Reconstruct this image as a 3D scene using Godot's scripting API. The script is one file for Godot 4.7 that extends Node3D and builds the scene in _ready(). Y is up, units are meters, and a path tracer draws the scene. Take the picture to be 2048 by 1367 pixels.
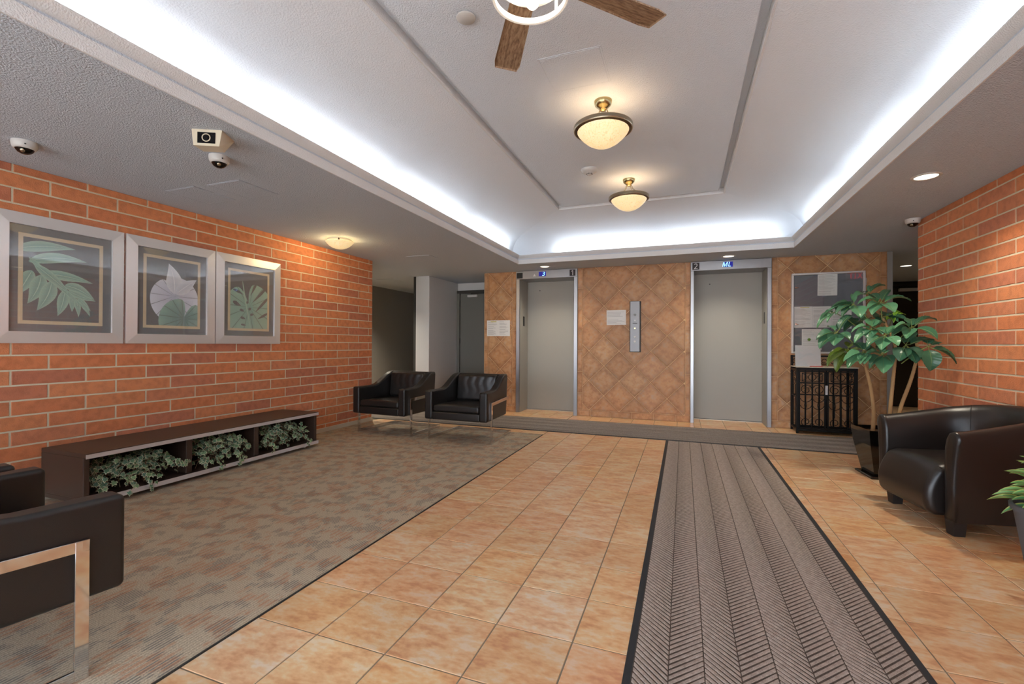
extends Node3D

const CEIL := 2.47
const TRAY := 3.01
var M := {}
var rng := RandomNumberGenerator.new()

# ---------------------------------------------------------------- helpers
func P(x: float, y: float, d: float) -> Vector3:          # d: metres into the lobby from the camera
	return Vector3(x, y, -d)

func rnd(a: float, b: float) -> float:
	return rng.randf_range(a, b)

func mk() -> SurfaceTool:
	var st := SurfaceTool.new()
	st.begin(Mesh.PRIMITIVE_TRIANGLES)
	return st

func T(st: SurfaceTool, a: Vector3, b: Vector3, c: Vector3) -> void:   # counter-clockwise seen from outside
	st.add_vertex(a); st.add_vertex(c); st.add_vertex(b)

func Q(st: SurfaceTool, a: Vector3, b: Vector3, c: Vector3, d: Vector3) -> void:
	T(st, a, b, c); T(st, a, c, d)

func TU(st: SurfaceTool, a: Vector3, b: Vector3, c: Vector3, ua: Vector2, ub: Vector2, uc: Vector2) -> void:
	st.set_uv(ua); st.add_vertex(a); st.set_uv(uc); st.add_vertex(c); st.set_uv(ub); st.add_vertex(b)

func QU(st: SurfaceTool, a: Vector3, b: Vector3, c: Vector3, d: Vector3) -> void:   # uv 0..1, a lower left
	TU(st, a, b, c, Vector2(0, 1), Vector2(1, 1), Vector2(1, 0)); TU(st, a, c, d, Vector2(0, 1), Vector2(1, 0), Vector2(0, 0))

func face(st: SurfaceTool, pts: Array, hint: Vector3) -> void:
	var n: Vector3 = (pts[1] - pts[0]).cross(pts[2] - pts[0])
	if n.dot(hint) < 0.0:
		pts.reverse()
	for i in range(1, pts.size() - 1):
		T(st, pts[0], pts[i], pts[i + 1])

func done(st: SurfaceTool) -> ArrayMesh:
	st.generate_normals()
	return st.commit()

func put(called: String, mesh: Mesh, mat: Material, parent: Node = self, xf := Transform3D.IDENTITY) -> MeshInstance3D:
	var o := MeshInstance3D.new()
	o.name = called
	o.mesh = mesh
	o.material_override = mat
	o.transform = xf
	parent.add_child(o, true)
	return o

func obj(called: String, st: SurfaceTool, mat: Material, parent: Node = self, xf := Transform3D.IDENTITY) -> MeshInstance3D:
	return put(called, done(st), mat, parent, xf)

func tag(o: Node, label: String, category: String, group := "") -> Node:
	o.set_meta("label", label)
	o.set_meta("category", category)
	if group != "":
		o.set_meta("group", group)
	return o

func numbered(called: String) -> String:
	if not has_node(called):
		return called
	var k := 1
	while has_node("%s_%03d" % [called, k]):
		k += 1
	return "%s_%03d" % [called, k]

func thing(called: String, label: String, category: String, at := Vector3.ZERO, turn := 0.0, group := "") -> Node3D:
	var o := Node3D.new()
	o.name = numbered(called)
	add_child(o)
	o.position = at
	o.rotation.y = turn
	tag(o, label, category, group)
	return o

func dup(src: Node3D, called: String, label: String, at: Vector3, turn: float) -> Node3D:
	var r: Node3D = src.duplicate()
	r.name = numbered(called)
	add_child(r)
	r.position = at
	r.rotation.y = turn
	r.set_meta("label", label)
	return r

func structure(called: String) -> Node3D:
	var o := Node3D.new()
	o.name = called
	o.set_meta("kind", "structure")
	add_child(o)
	return o

func stuff(o: Node) -> Node:
	o.set_meta("kind", "stuff")
	return o

# a box with chamfered edges; c centre, s size, b chamfer, w a basis to turn it
func bx(st: SurfaceTool, c: Vector3, s: Vector3, b := 0.003, w := Basis.IDENTITY) -> void:
	var h := s * 0.5
	b = minf(b, minf(h.x, minf(h.y, h.z)) * 0.9)
	st.set_smooth_group(-1)
	var v := func(k: int, sx: float, sy: float, sz: float) -> Vector3:
		return c + w * Vector3(sx * (h.x - (0.0 if k == 0 else b)), sy * (h.y - (0.0 if k == 1 else b)), sz * (h.z - (0.0 if k == 2 else b)))
	for g in [-1.0, 1.0]:
		face(st, [v.call(0, g, -1, -1), v.call(0, g, 1, -1), v.call(0, g, 1, 1), v.call(0, g, -1, 1)], w * Vector3(g, 0, 0))
		face(st, [v.call(1, -1, g, -1), v.call(1, 1, g, -1), v.call(1, 1, g, 1), v.call(1, -1, g, 1)], w * Vector3(0, g, 0))
		face(st, [v.call(2, -1, -1, g), v.call(2, 1, -1, g), v.call(2, 1, 1, g), v.call(2, -1, 1, g)], w * Vector3(0, 0, g))
		for e in [-1.0, 1.0]:
			face(st, [v.call(0, g, e, -1), v.call(0, g, e, 1), v.call(1, g, e, 1), v.call(1, g, e, -1)], w * Vector3(g, e, 0))
			face(st, [v.call(0, g, -1, e), v.call(0, g, 1, e), v.call(2, g, 1, e), v.call(2, g, -1, e)], w * Vector3(g, 0, e))
			face(st, [v.call(1, -1, g, e), v.call(1, 1, g, e), v.call(2, 1, g, e), v.call(2, -1, g, e)], w * Vector3(0, g, e))
			for q in [-1.0, 1.0]:
				face(st, [v.call(0, g, e, q), v.call(1, g, e, q), v.call(2, g, e, q)], w * Vector3(g, e, q))

func box(called: String, c: Vector3, s: Vector3, mat: Material, parent: Node = self, b := 0.003, w := Basis.IDENTITY) -> MeshInstance3D:
	var st := mk()
	bx(st, c, s, b, w)
	return obj(called, st, mat, parent)

# axis-aligned box from its two corners in (x, y, depth)
func slab(called: String, x0: float, x1: float, y0: float, y1: float, d0: float, d1: float, mat: Material, parent: Node = self, b := 0.002) -> MeshInstance3D:
	return box(called, P((x0 + x1) / 2, (y0 + y1) / 2, (d0 + d1) / 2), Vector3(x1 - x0, y1 - y0, d1 - d0), mat, parent, b)

# box with round edges of radius r, bent by warp
func soft(st: SurfaceTool, c: Vector3, s: Vector3, r: float, warp: Variant = null, seg := 4, flat := 2) -> void:
	var h := s * 0.5
	r = minf(r, minf(h.x, minf(h.y, h.z)) * 0.98)
	st.set_smooth_group(0)
	var axis := func(e: float) -> Array:
		var a := []
		for i in seg:
			a.append(-(e - r) - r * tan(PI / 4 * (1.0 - float(i) / seg)))
		for i in flat + 1:
			a.append(lerpf(-(e - r), e - r, float(i) / flat))
		for i in range(1, seg + 1):
			a.append((e - r) + r * tan(PI / 4 * float(i) / seg))
		return a
	var ax := [axis.call(h.x), axis.call(h.y), axis.call(h.z)]
	var inner := h - Vector3(r, r, r)
	for k in 3:
		var u: Array = ax[(k + 1) % 3]
		var w: Array = ax[(k + 2) % 3]
		for g in [-1.0, 1.0]:
			var grid := []
			for i in u.size():
				var row := []
				for j in w.size():
					var p := Vector3.ZERO
					p[k] = g * h[k]
					p[(k + 1) % 3] = u[i]
					p[(k + 2) % 3] = w[j]
					var q := p.clamp(-inner, inner)
					p = q + (p - q).normalized() * r + c
					if warp != null:
						p = warp.call(p)
					row.append(p)
				grid.append(row)
			for i in u.size() - 1:
				for j in w.size() - 1:
					if g > 0:
						Q(st, grid[i][j], grid[i + 1][j], grid[i + 1][j + 1], grid[i][j + 1])
					else:
						Q(st, grid[i][j], grid[i][j + 1], grid[i + 1][j + 1], grid[i + 1][j])

# round rod along a path
func tube(st: SurfaceTool, pts: Array, r: float, n := 8, r2 := -1.0, closed := false) -> void:
	st.set_smooth_group(0)
	var m := pts.size()
	var rings := []
	var up := Vector3.UP
	var t0: Vector3 = (pts[1] - pts[0]).normalized()
	if absf(t0.dot(up)) > 0.9:
		up = Vector3.RIGHT
	var side := t0.cross(up).normalized()
	for i in m:
		var t: Vector3
		if closed:
			t = (pts[(i + 1) % m] - pts[(i - 1 + m) % m]).normalized()
		else:
			t = (pts[mini(i + 1, m - 1)] - pts[maxi(i - 1, 0)]).normalized()
		side = (side - t * side.dot(t)).normalized()
		var w := side.cross(t)
		var rr := r if r2 < 0.0 else lerpf(r, r2, float(i) / (m - 1))
		var ring := []
		for k in n:
			var a := TAU * k / n
			ring.append(pts[i] + (side * cos(a) + w * sin(a)) * rr)
		rings.append(ring)
	for i in (m if closed else m - 1):
		for k in n:
			Q(st, rings[i][k], rings[i][(k + 1) % n], rings[(i + 1) % m][(k + 1) % n], rings[(i + 1) % m][k])
	if not closed:
		st.set_smooth_group(1)
		for k in range(1, n - 1):
			T(st, rings[0][0], rings[0][k + 1], rings[0][k])
			T(st, rings[m - 1][0], rings[m - 1][k], rings[m - 1][k + 1])

# body of revolution round y; prof: [radius, y] from the bottom outside upwards
func lathe(st: SurfaceTool, prof: Array, n := 32, c := Vector3.ZERO, smooth := true) -> void:
	for i in prof.size() - 1:
		st.set_smooth_group(0 if smooth else i)
		var a: Array = prof[i]
		var b: Array = prof[i + 1]
		for k in n:
			var t0 := TAU * k / n
			var t1 := TAU * (k + 1) / n
			var p := func(q: Array, t: float) -> Vector3: return c + Vector3(q[0] * cos(t), q[1], -q[0] * sin(t))
			if a[0] > 0.00001:
				T(st, p.call(a, t0), p.call(a, t1), p.call(b, t1))
			if b[0] > 0.00001:
				T(st, p.call(a, t0), p.call(b, t1), p.call(b, t0))

# prism over a convex counter-clockwise polygon in the plane of B, rising along B.z, top edges chamfered
func prism(poly: PackedVector2Array, h: float, b: float, B: Transform3D) -> ArrayMesh:
	var st := mk()
	prism_in(st, poly, h, b, B)
	return done(st)

func prism_in(st: SurfaceTool, poly: PackedVector2Array, h: float, b: float, B: Transform3D) -> void:
	var n := poly.size()
	var inner := PackedVector2Array()
	for i in n:
		var p0 := poly[(i - 1 + n) % n]
		var p1 := poly[i]
		var p2 := poly[(i + 1) % n]
		var n0 := Vector2(-(p1 - p0).y, (p1 - p0).x).normalized()
		var n1 := Vector2(-(p2 - p1).y, (p2 - p1).x).normalized()
		var mid := (n0 + n1)
		inner.append(p1 + mid * (b / maxf(0.3, mid.dot(n0))))
	st.set_smooth_group(-1)
	for i in range(1, n - 1):
		T(st, B * Vector3(inner[0].x, inner[0].y, h), B * Vector3(inner[i].x, inner[i].y, h), B * Vector3(inner[i + 1].x, inner[i + 1].y, h))
	for i in n:
		var j := (i + 1) % n
		var a0 := B * Vector3(poly[i].x, poly[i].y, h - b)
		var a1 := B * Vector3(poly[j].x, poly[j].y, h - b)
		Q(st, a0, a1, B * Vector3(inner[j].x, inner[j].y, h), B * Vector3(inner[i].x, inner[i].y, h))
		Q(st, B * Vector3(poly[i].x, poly[i].y, 0), B * Vector3(poly[j].x, poly[j].y, 0), a1, a0)

func rect(x0: float, x1: float, y0: float, y1: float) -> PackedVector2Array:
	return PackedVector2Array([Vector2(x0, y0), Vector2(x1, y0), Vector2(x1, y1), Vector2(x0, y1)])

func ccw(poly: PackedVector2Array) -> PackedVector2Array:
	if Geometry2D.is_polygon_clockwise(poly):
		poly.reverse()
	var out := PackedVector2Array()
	for i in poly.size():
		if poly[i].distance_to(poly[(i + 1) % poly.size()]) > 0.004:
			out.append(poly[i])
	return out

# flat-bottomed profile swept round a rectangle with mitred corners; prof: [s outwards, y]
func ring_profile(st: SurfaceTool, x0: float, x1: float, d0: float, d1: float, prof: Array, smooth: bool) -> void:
	for side in 4:
		for i in prof.size() - 1:
			st.set_smooth_group(side if smooth else -1)
			var c := func(q: Array, k: int) -> Vector3:
				var s: float = q[0]
				var x := x0 - s if k == 0 or k == 3 else x1 + s
				var d := d0 - s if k < 2 else d1 + s
				return P(x, q[1], d)
			var k2 := (side + 1) % 4
			Q(st, c.call(prof[i], side), c.call(prof[i], k2), c.call(prof[i + 1], k2), c.call(prof[i + 1], side))

# ---------------------------------------------------------------- materials
func noise_bytes(w: int, hgt: int, seed: int, freq: float, oct := 4, kind := FastNoiseLite.TYPE_SIMPLEX_SMOOTH, sx := 1.0) -> PackedByteArray:
	var f := FastNoiseLite.new()
	f.seed = seed
	f.noise_type = kind
	f.frequency = freq
	f.fractal_octaves = oct
	var img: Image
	if sx == 1.0:
		img = f.get_seamless_image(w, hgt)
	elif sx < 0.0:
		img = f.get_seamless_image(int(w * -sx), hgt)
		img.resize(w, hgt, Image.INTERPOLATE_BILINEAR)
	else:
		img = f.get_seamless_image(w, int(hgt * sx))
		img.resize(w, hgt, Image.INTERPOLATE_BILINEAR)
	img.convert(Image.FORMAT_L8)
	return img.get_data()

func tex_from(w: int, hgt: int, data: PackedByteArray, rgbf := true) -> ImageTexture:
	return ImageTexture.create_from_image(Image.create_from_data(w, hgt, false, Image.FORMAT_RGB8 if rgbf else Image.FORMAT_L8, data))

# colour ramp over mixed noise layers: layers [[bytes, weight], ...], stops [[at, colour], ...]
func ramp_tex(n: int, layers: Array, stops: Array) -> ImageTexture:
	var lut := []
	for i in 256:
		var x := i / 255.0
		var c: Color = stops[0][1]
		for k in stops.size() - 1:
			if x >= stops[k][0]:
				c = stops[k][1].lerp(stops[k + 1][1], clampf((x - stops[k][0]) / (stops[k + 1][0] - stops[k][0]), 0, 1))
		lut.append([int(c.r * 255), int(c.g * 255), int(c.b * 255)])
	var out := PackedByteArray()
	out.resize(n * n * 3)
	for i in n * n:
		var v := 0.0
		for l in layers:
			v += l[0][i] * l[1]
		var q: Array = lut[clampi(int(v), 0, 255)]
		out[i * 3] = q[0]; out[i * 3 + 1] = q[1]; out[i * 3 + 2] = q[2]
	return tex_from(n, n, out)

func mat(c: Color, rough := 0.6, metal := 0.0, called := "") -> StandardMaterial3D:
	var m := StandardMaterial3D.new()
	m.albedo_color = c
	m.roughness = rough
	m.metallic = metal
	m.resource_name = called
	return m

func tri(m: StandardMaterial3D, tex: Texture2D, metres: float, world := true, off := Vector3.ZERO) -> StandardMaterial3D:
	m.uv1_triplanar = true
	m.uv1_world_triplanar = world
	m.uv1_scale = Vector3.ONE / metres
	m.uv1_offset = off
	m.uv1_triplanar_sharpness = 8.0
	if tex:
		m.albedo_texture = tex
	return m

func bump(m: StandardMaterial3D, tex: Texture2D, cm: float) -> StandardMaterial3D:
	m.heightmap_enabled = true
	m.heightmap_texture = tex
	m.heightmap_scale = cm
	return m

func glow(c: Color, e: float, base := Color(0.9, 0.9, 0.9)) -> StandardMaterial3D:
	var m := mat(base, 0.4)
	m.emission_enabled = true
	m.emission = c
	m.emission_energy_multiplier = e
	return m

func make_materials() -> void:
	var fine := noise_bytes(512, 512, 11, 0.09, 3)
	var stucco := noise_bytes(512, 512, 5, 0.05, 3, FastNoiseLite.TYPE_CELLULAR)
	var stucco2 := noise_bytes(512, 512, 6, 0.07, 3)
	var mixb := PackedByteArray()
	mixb.resize(512 * 512)
	for i in mixb.size():
		mixb[i] = clampi(int(stucco[i] * 0.35 + stucco2[i] * 0.65), 0, 255)
	var stucco_tex := tex_from(512, 512, mixb, false)
	var fine_tex := tex_from(512, 512, fine, false)
	M.fine = fine_tex
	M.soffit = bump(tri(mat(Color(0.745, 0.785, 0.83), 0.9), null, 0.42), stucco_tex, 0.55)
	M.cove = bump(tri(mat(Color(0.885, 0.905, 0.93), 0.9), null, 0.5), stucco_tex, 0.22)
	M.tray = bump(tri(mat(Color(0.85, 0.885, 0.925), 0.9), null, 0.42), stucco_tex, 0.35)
	M.crown = bump(tri(mat(Color(0.86, 0.865, 0.87), 0.8), null, 0.5), fine_tex, 0.25)
	M.wall_paint = bump(tri(mat(Color(0.82, 0.82, 0.82), 0.7), null, 0.4), fine_tex, 0.08)
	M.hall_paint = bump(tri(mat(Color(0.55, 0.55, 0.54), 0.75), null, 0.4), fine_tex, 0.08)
	M.mortar = bump(tri(mat(Color(0.84, 0.80, 0.70), 0.95), null, 0.3), fine_tex, 0.2)
	M.grout = bump(tri(mat(Color(0.55, 0.50, 0.42), 0.95), null, 0.3), fine_tex, 0.1)
	M.wall_grout = bump(tri(mat(Color(0.90, 0.76, 0.58), 0.95), null, 0.3), fine_tex, 0.1)
	# bricks
	var b1 := noise_bytes(512, 512, 21, 0.012, 4)
	var b2 := noise_bytes(512, 512, 22, 0.16, 3)
	var brick_tex := ramp_tex(512, [[b1, 0.7], [b2, 0.3]], [[0.2, Color(0.90, 0.89, 0.88)], [0.45, Color(0.965, 0.96, 0.955)], [0.6, Color(1, 1, 1)], [0.8, Color(1, 0.98, 0.94)]])
	M.brick = []
	for k in 8:
		var base: Color = [Color(0.81, 0.50, 0.335), Color(0.83, 0.53, 0.355), Color(0.78, 0.49, 0.335), Color(0.84, 0.54, 0.365), Color(0.74, 0.46, 0.345), Color(0.80, 0.51, 0.365), Color(0.77, 0.48, 0.355), Color(0.82, 0.50, 0.325)][k]
		M.brick.append(bump(tri(mat(base, 0.85), brick_tex, 0.55, true, Vector3(k * 0.37, k * 0.21, k * 0.53)), fine_tex, 0.12))
	# glazed floor tiles: streaky marbling
	var t1 := noise_bytes(512, 512, 31, 0.007, 5, FastNoiseLite.TYPE_SIMPLEX_SMOOTH, 2.4)
	var t2 := noise_bytes(512, 512, 32, 0.03, 4, FastNoiseLite.TYPE_SIMPLEX_SMOOTH, 1.8)
	var tile_tex := ramp_tex(512, [[t1, 0.62], [t2, 0.38]], [[0.2, Color(0.82, 0.60, 0.44)], [0.4, Color(0.88, 0.69, 0.515)], [0.5, Color(0.90, 0.735, 0.56)], [0.6, Color(0.905, 0.775, 0.61)], [0.72, Color(0.91, 0.82, 0.715)]])
	M.tile = []
	for k in 7:
		var tint: Color = [Color(1, 1, 1), Color(1, 0.98, 0.96), Color(0.97, 0.95, 0.92), Color(1, 0.97, 0.9), Color(0.98, 0.93, 0.9), Color(1, 1, 0.97), Color(0.96, 0.93, 0.88)][k]
		var m := tri(mat(tint, 0.32), tile_tex, 0.8, true, Vector3(k * 0.31, k * 0.17, k * 0.43))
		bump(m, fine_tex, 0.03)
		M.tile.append(m)
	# wall tiles: browner, with darker rims that are baked into the clay
	var w1 := noise_bytes(512, 512, 41, 0.009, 4)
	var w2 := noise_bytes(512, 512, 42, 0.022, 4)
	var wt := ramp_tex(512, [[w1, 0.6], [w2, 0.4]], [[0.2, Color(0.70, 0.51, 0.35)], [0.4, Color(0.75, 0.565, 0.39)], [0.52, Color(0.78, 0.60, 0.42)], [0.64, Color(0.78, 0.61, 0.45)], [0.8, Color(0.76, 0.63, 0.51)]])
	M.wall_tile = []
	for k in 6:
		var tint: Color = [Color(1, 1, 1), Color(0.96, 0.95, 0.95), Color(1, 0.96, 0.92), Color(0.93, 0.9, 0.87), Color(1, 0.98, 0.98), Color(0.97, 0.93, 0.9)][k]
		var wm := mat(tint, 0.5)
		wm.vertex_color_use_as_albedo = true
		M.wall_tile.append(bump(tri(wm, wt, 0.6, true, Vector3(k * 0.29, k * 0.37, k * 0.11)), fine_tex, 0.06))
	# leather
	M.leather = bump(tri(mat(Color(0.105, 0.095, 0.09), 0.36), null, 0.12, false), fine_tex, 0.02)
	M.leather_brown = bump(tri(mat(Color(0.125, 0.105, 0.097), 0.33), null, 0.14, false), fine_tex, 0.02)
	M.chrome = mat(Color(0.86, 0.86, 0.87), 0.07, 1.0)
	M.steel = tri(mat(Color(0.62, 0.62, 0.63), 0.34, 1.0), null, 0.2)
	bump(M.steel, tex_from(512, 512, noise_bytes(512, 512, 51, 0.2, 2, FastNoiseLite.TYPE_SIMPLEX_SMOOTH, 0.04), false), 0.012)
	M.panel = bump(tri(mat(Color(0.55, 0.55, 0.56), 0.5, 1.0), null, 0.2), M.steel.heightmap_texture, 0.012)
	M.frame = tri(mat(Color(0.95, 0.945, 0.945), 0.30, 0.6), null, 0.2, false)
	M.alu = mat(Color(0.86, 0.85, 0.85), 0.38, 0.4)
	M.door = bump(tri(mat(Color(0.62, 0.61, 0.58), 0.45), null, 0.3), fine_tex, 0.02)
	M.door_dim = mat(Color(0.44, 0.44, 0.42), 0.5)
	M.door_brown = mat(Color(0.17, 0.13, 0.09), 0.5)
	M.dark_trim = mat(Color(0.22, 0.22, 0.21), 0.5)
	M.grey_trim = mat(Color(0.60, 0.59, 0.57), 0.5)
	M.base = mat(Color(0.78, 0.74, 0.66), 0.6)
	M.black = mat(Color(0.03, 0.03, 0.032), 0.4)
	M.gloss_black = mat(Color(0.035, 0.032, 0.03), 0.10)
	M.lens = mat(Color(0.015, 0.015, 0.02), 0.03)
	M.iron = bump(tri(mat(Color(0.10, 0.095, 0.09), 0.38, 0.6), null, 0.1, false), fine_tex, 0.03)
	M.white = mat(Color(0.79, 0.785, 0.77), 0.45)
	M.ivory = mat(Color(0.83, 0.79, 0.70), 0.5)
	M.paper = mat(Color(0.86, 0.86, 0.86), 0.8)
	M.rubber = mat(Color(0.15, 0.16, 0.17), 0.7)
	M.wenge = bump(tri(mat(Color(0.26, 0.20, 0.165), 0.42), null, 0.3, false), fine_tex, 0.02)
	M.wenge_in = mat(Color(0.13, 0.11, 0.10), 0.55)
	M.brass = mat(Color(0.66, 0.60, 0.44), 0.25, 1.0)
	M.nickel = mat(Color(0.66, 0.62, 0.54), 0.28, 1.0)
	M.bronze = mat(Color(0.28, 0.20, 0.12), 0.4, 0.6)
	M.glass = mat(Color(1, 1, 1, 0.04), 0.0)
	M.glass.transparency = BaseMaterial3D.TRANSPARENCY_ALPHA
	M.glass.metallic_specular = 0.55
	M.glass.metallic = 0.05
	M.pane = mat(Color(0.95, 1.0, 0.98, 0.05), 0.0)
	M.pane.transparency = BaseMaterial3D.TRANSPARENCY_ALPHA
	# mats: ribbed pile
	var m1 := noise_bytes(512, 512, 61, 0.25, 3)
	var m2 := noise_bytes(512, 512, 62, 0.02, 3)
	M.pile = tri(mat(Color(1, 1, 1), 0.95), ramp_tex(512, [[m1, 0.75], [m2, 0.25]], [[0.2, Color(0.44, 0.395, 0.35)], [0.45, Color(0.63, 0.565, 0.515)], [0.6, Color(0.71, 0.645, 0.595)], [0.85, Color(0.80, 0.75, 0.69)]]), 0.35)
	M.pile_dark = tri(mat(Color(0.84, 0.86, 0.88), 0.95), M.pile.albedo_texture, 0.35)
	M.mat_base = tri(mat(Color(0.50, 0.48, 0.46), 0.95), M.pile.albedo_texture, 0.35)
	# fan blades
	var g1 := noise_bytes(512, 512, 71, 0.010, 4, FastNoiseLite.TYPE_SIMPLEX_SMOOTH, -6.0)
	var g2 := noise_bytes(512, 512, 72, 0.03, 3, FastNoiseLite.TYPE_SIMPLEX_SMOOTH, -12.0)
	M.oak = tri(mat(Color(0.72, 0.74, 0.74), 0.5), ramp_tex(512, [[g1, 0.6], [g2, 0.4]], [[0.2, Color(0.50, 0.36, 0.27)], [0.42, Color(0.72, 0.56, 0.44)], [0.55, Color(0.82, 0.66, 0.53)], [0.8, Color(0.90, 0.76, 0.64)]]), 0.5, false)
	# plants
	M.trunk = bump(tri(mat(Color(0.72, 0.58, 0.40), 0.8), null, 0.08), fine_tex, 0.2)
	M.soil = bump(tri(mat(Color(0.50, 0.38, 0.25), 0.95), null, 0.05), fine_tex, 0.6)
	M.leaf = []
	for c in [Color(0.24, 0.42, 0.31), Color(0.30, 0.50, 0.36), Color(0.20, 0.36, 0.27), Color(0.34, 0.54, 0.40)]:
		var l := mat(c, 0.32)
		l.backlight_enabled = true
		l.backlight = Color(0.10, 0.17, 0.05)
		M.leaf.append(l)
	M.leaf_young = mat(Color(0.46, 0.66, 0.20), 0.35)
	M.leaf_olive = mat(Color(0.36, 0.44, 0.14), 0.35)
	M.vein = mat(Color(0.55, 0.62, 0.36), 0.5)
	M.stalk = mat(Color(0.45, 0.50, 0.26), 0.6)
	M.ivy = mat(Color(1, 1, 1), 0.4)
	M.ivy.vertex_color_use_as_albedo = true
	M.stem = mat(Color(0.40, 0.30, 0.20), 0.8)
	M.pot_grey = bump(tri(mat(Color(0.50, 0.50, 0.52), 0.8), null, 0.06, false), fine_tex, 0.5)
	M.felt = bump(tri(mat(Color(0.335, 0.345, 0.40), 0.95), null, 0.1), fine_tex, 0.05)
	M.red = mat(Color(0.80, 0.10, 0.10), 0.4)
	M.green_pin = mat(Color(0.35, 0.50, 0.12), 0.3)
	M.tube = glow(Color(1.0, 0.99, 0.97), 3.0)
	M.bowl = glow(Color(1.0, 0.89, 0.67), 0.66, Color(0.85, 0.80, 0.68))
	var ab := noise_bytes(256, 256, 91, 0.012, 3)
	for i in ab.size():
		ab[i] = int(255 * (0.5 + 0.5 * sin(ab[i] * 0.12)))
	M.bowl.emission_texture = ramp_tex(256, [[ab, 1.0]], [[0.0, Color(0.80, 0.72, 0.60)], [0.3, Color(0.97, 0.94, 0.88)], [1.0, Color(1, 1, 1)]])
	M.bowl.emission_operator = BaseMaterial3D.EMISSION_OP_MULTIPLY
	tri(M.bowl, null, 0.28, false)
	M.bulb = glow(Color(1.0, 0.95, 0.85), 1.5)
	M.down = glow(Color(1.0, 0.97, 0.90), 1.6)
	M.blue = glow(Color(0.02, 0.05, 0.55), 0.8, Color(0.01, 0.02, 0.12))
	M.digit = glow(Color(0.45, 0.80, 1.0), 2.2)
	M.exit = glow(Color(1.0, 0.12, 0.10), 3.0, Color(0.8, 0.1, 0.1))
	M.plaque = mat(Color(0.13, 0.06, 0.07), 0.4)

# ---------------------------------------------------------------- scene
func _ready() -> void:
	rng.seed = 20240
	# camera
	var cam := Camera3D.new()
	cam.name = "camera"
	cam.keep_aspect = Camera3D.KEEP_HEIGHT
	cam.fov = 73.859
	cam.near = 0.05
	cam.far = 200.0
	# lens turned 20.6 degrees to the west of the lobby's axis, tilted up a quarter of a degree
	cam.transform = Transform3D(Basis(Vector3(0.93581, 0.00507, -0.35248), Vector3(-0.00318, 0.99998, 0.00593), Vector3(0.35250, -0.00443, 0.93580)).orthonormalized(), Vector3(0, 1.195, 0))
	add_child(cam)
	cam.current = true
	# sky and exposure
	var env := Environment.new()
	env.background_mode = Environment.BG_SKY
	var sky := Sky.new()
	var sm := ProceduralSkyMaterial.new()
	sm.sky_top_color = Color(0.62, 0.70, 0.80)
	sm.sky_horizon_color = Color(0.86, 0.88, 0.90)
	sm.ground_horizon_color = Color(0.80, 0.81, 0.82)
	sm.ground_bottom_color = Color(0.72, 0.73, 0.74)
	sky.sky_material = sm
	env.sky = sky
	env.background_energy_multiplier = 12.5
	env.tonemap_mode = Environment.TONE_MAPPER_LINEAR
	env.tonemap_exposure = 1.2
	env.sdfgi_enabled = true
	env.ssao_enabled = true
	env.ssil_enabled = true
	var we := WorldEnvironment.new()
	we.name = "world"
	we.environment = env
	add_child(we)
	make_materials()
	build_ceiling()
	build_floor()
	build_brick_walls()
	build_elevator_wall()
	build_halls()
	build_entrance()
	build_carpets()
	build_seats()
	build_bench()
	build_pictures()
	build_notices()
	build_iron_cabinet()
	build_plants()
	build_lamps()
	build_fan()
	build_ceiling_fittings()

# ---------------------------------------------------------------- ceiling
const RX0 := -2.47
const RX1 := 1.345
const RD0 := -2.0
const RD1 := 6.815

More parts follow.
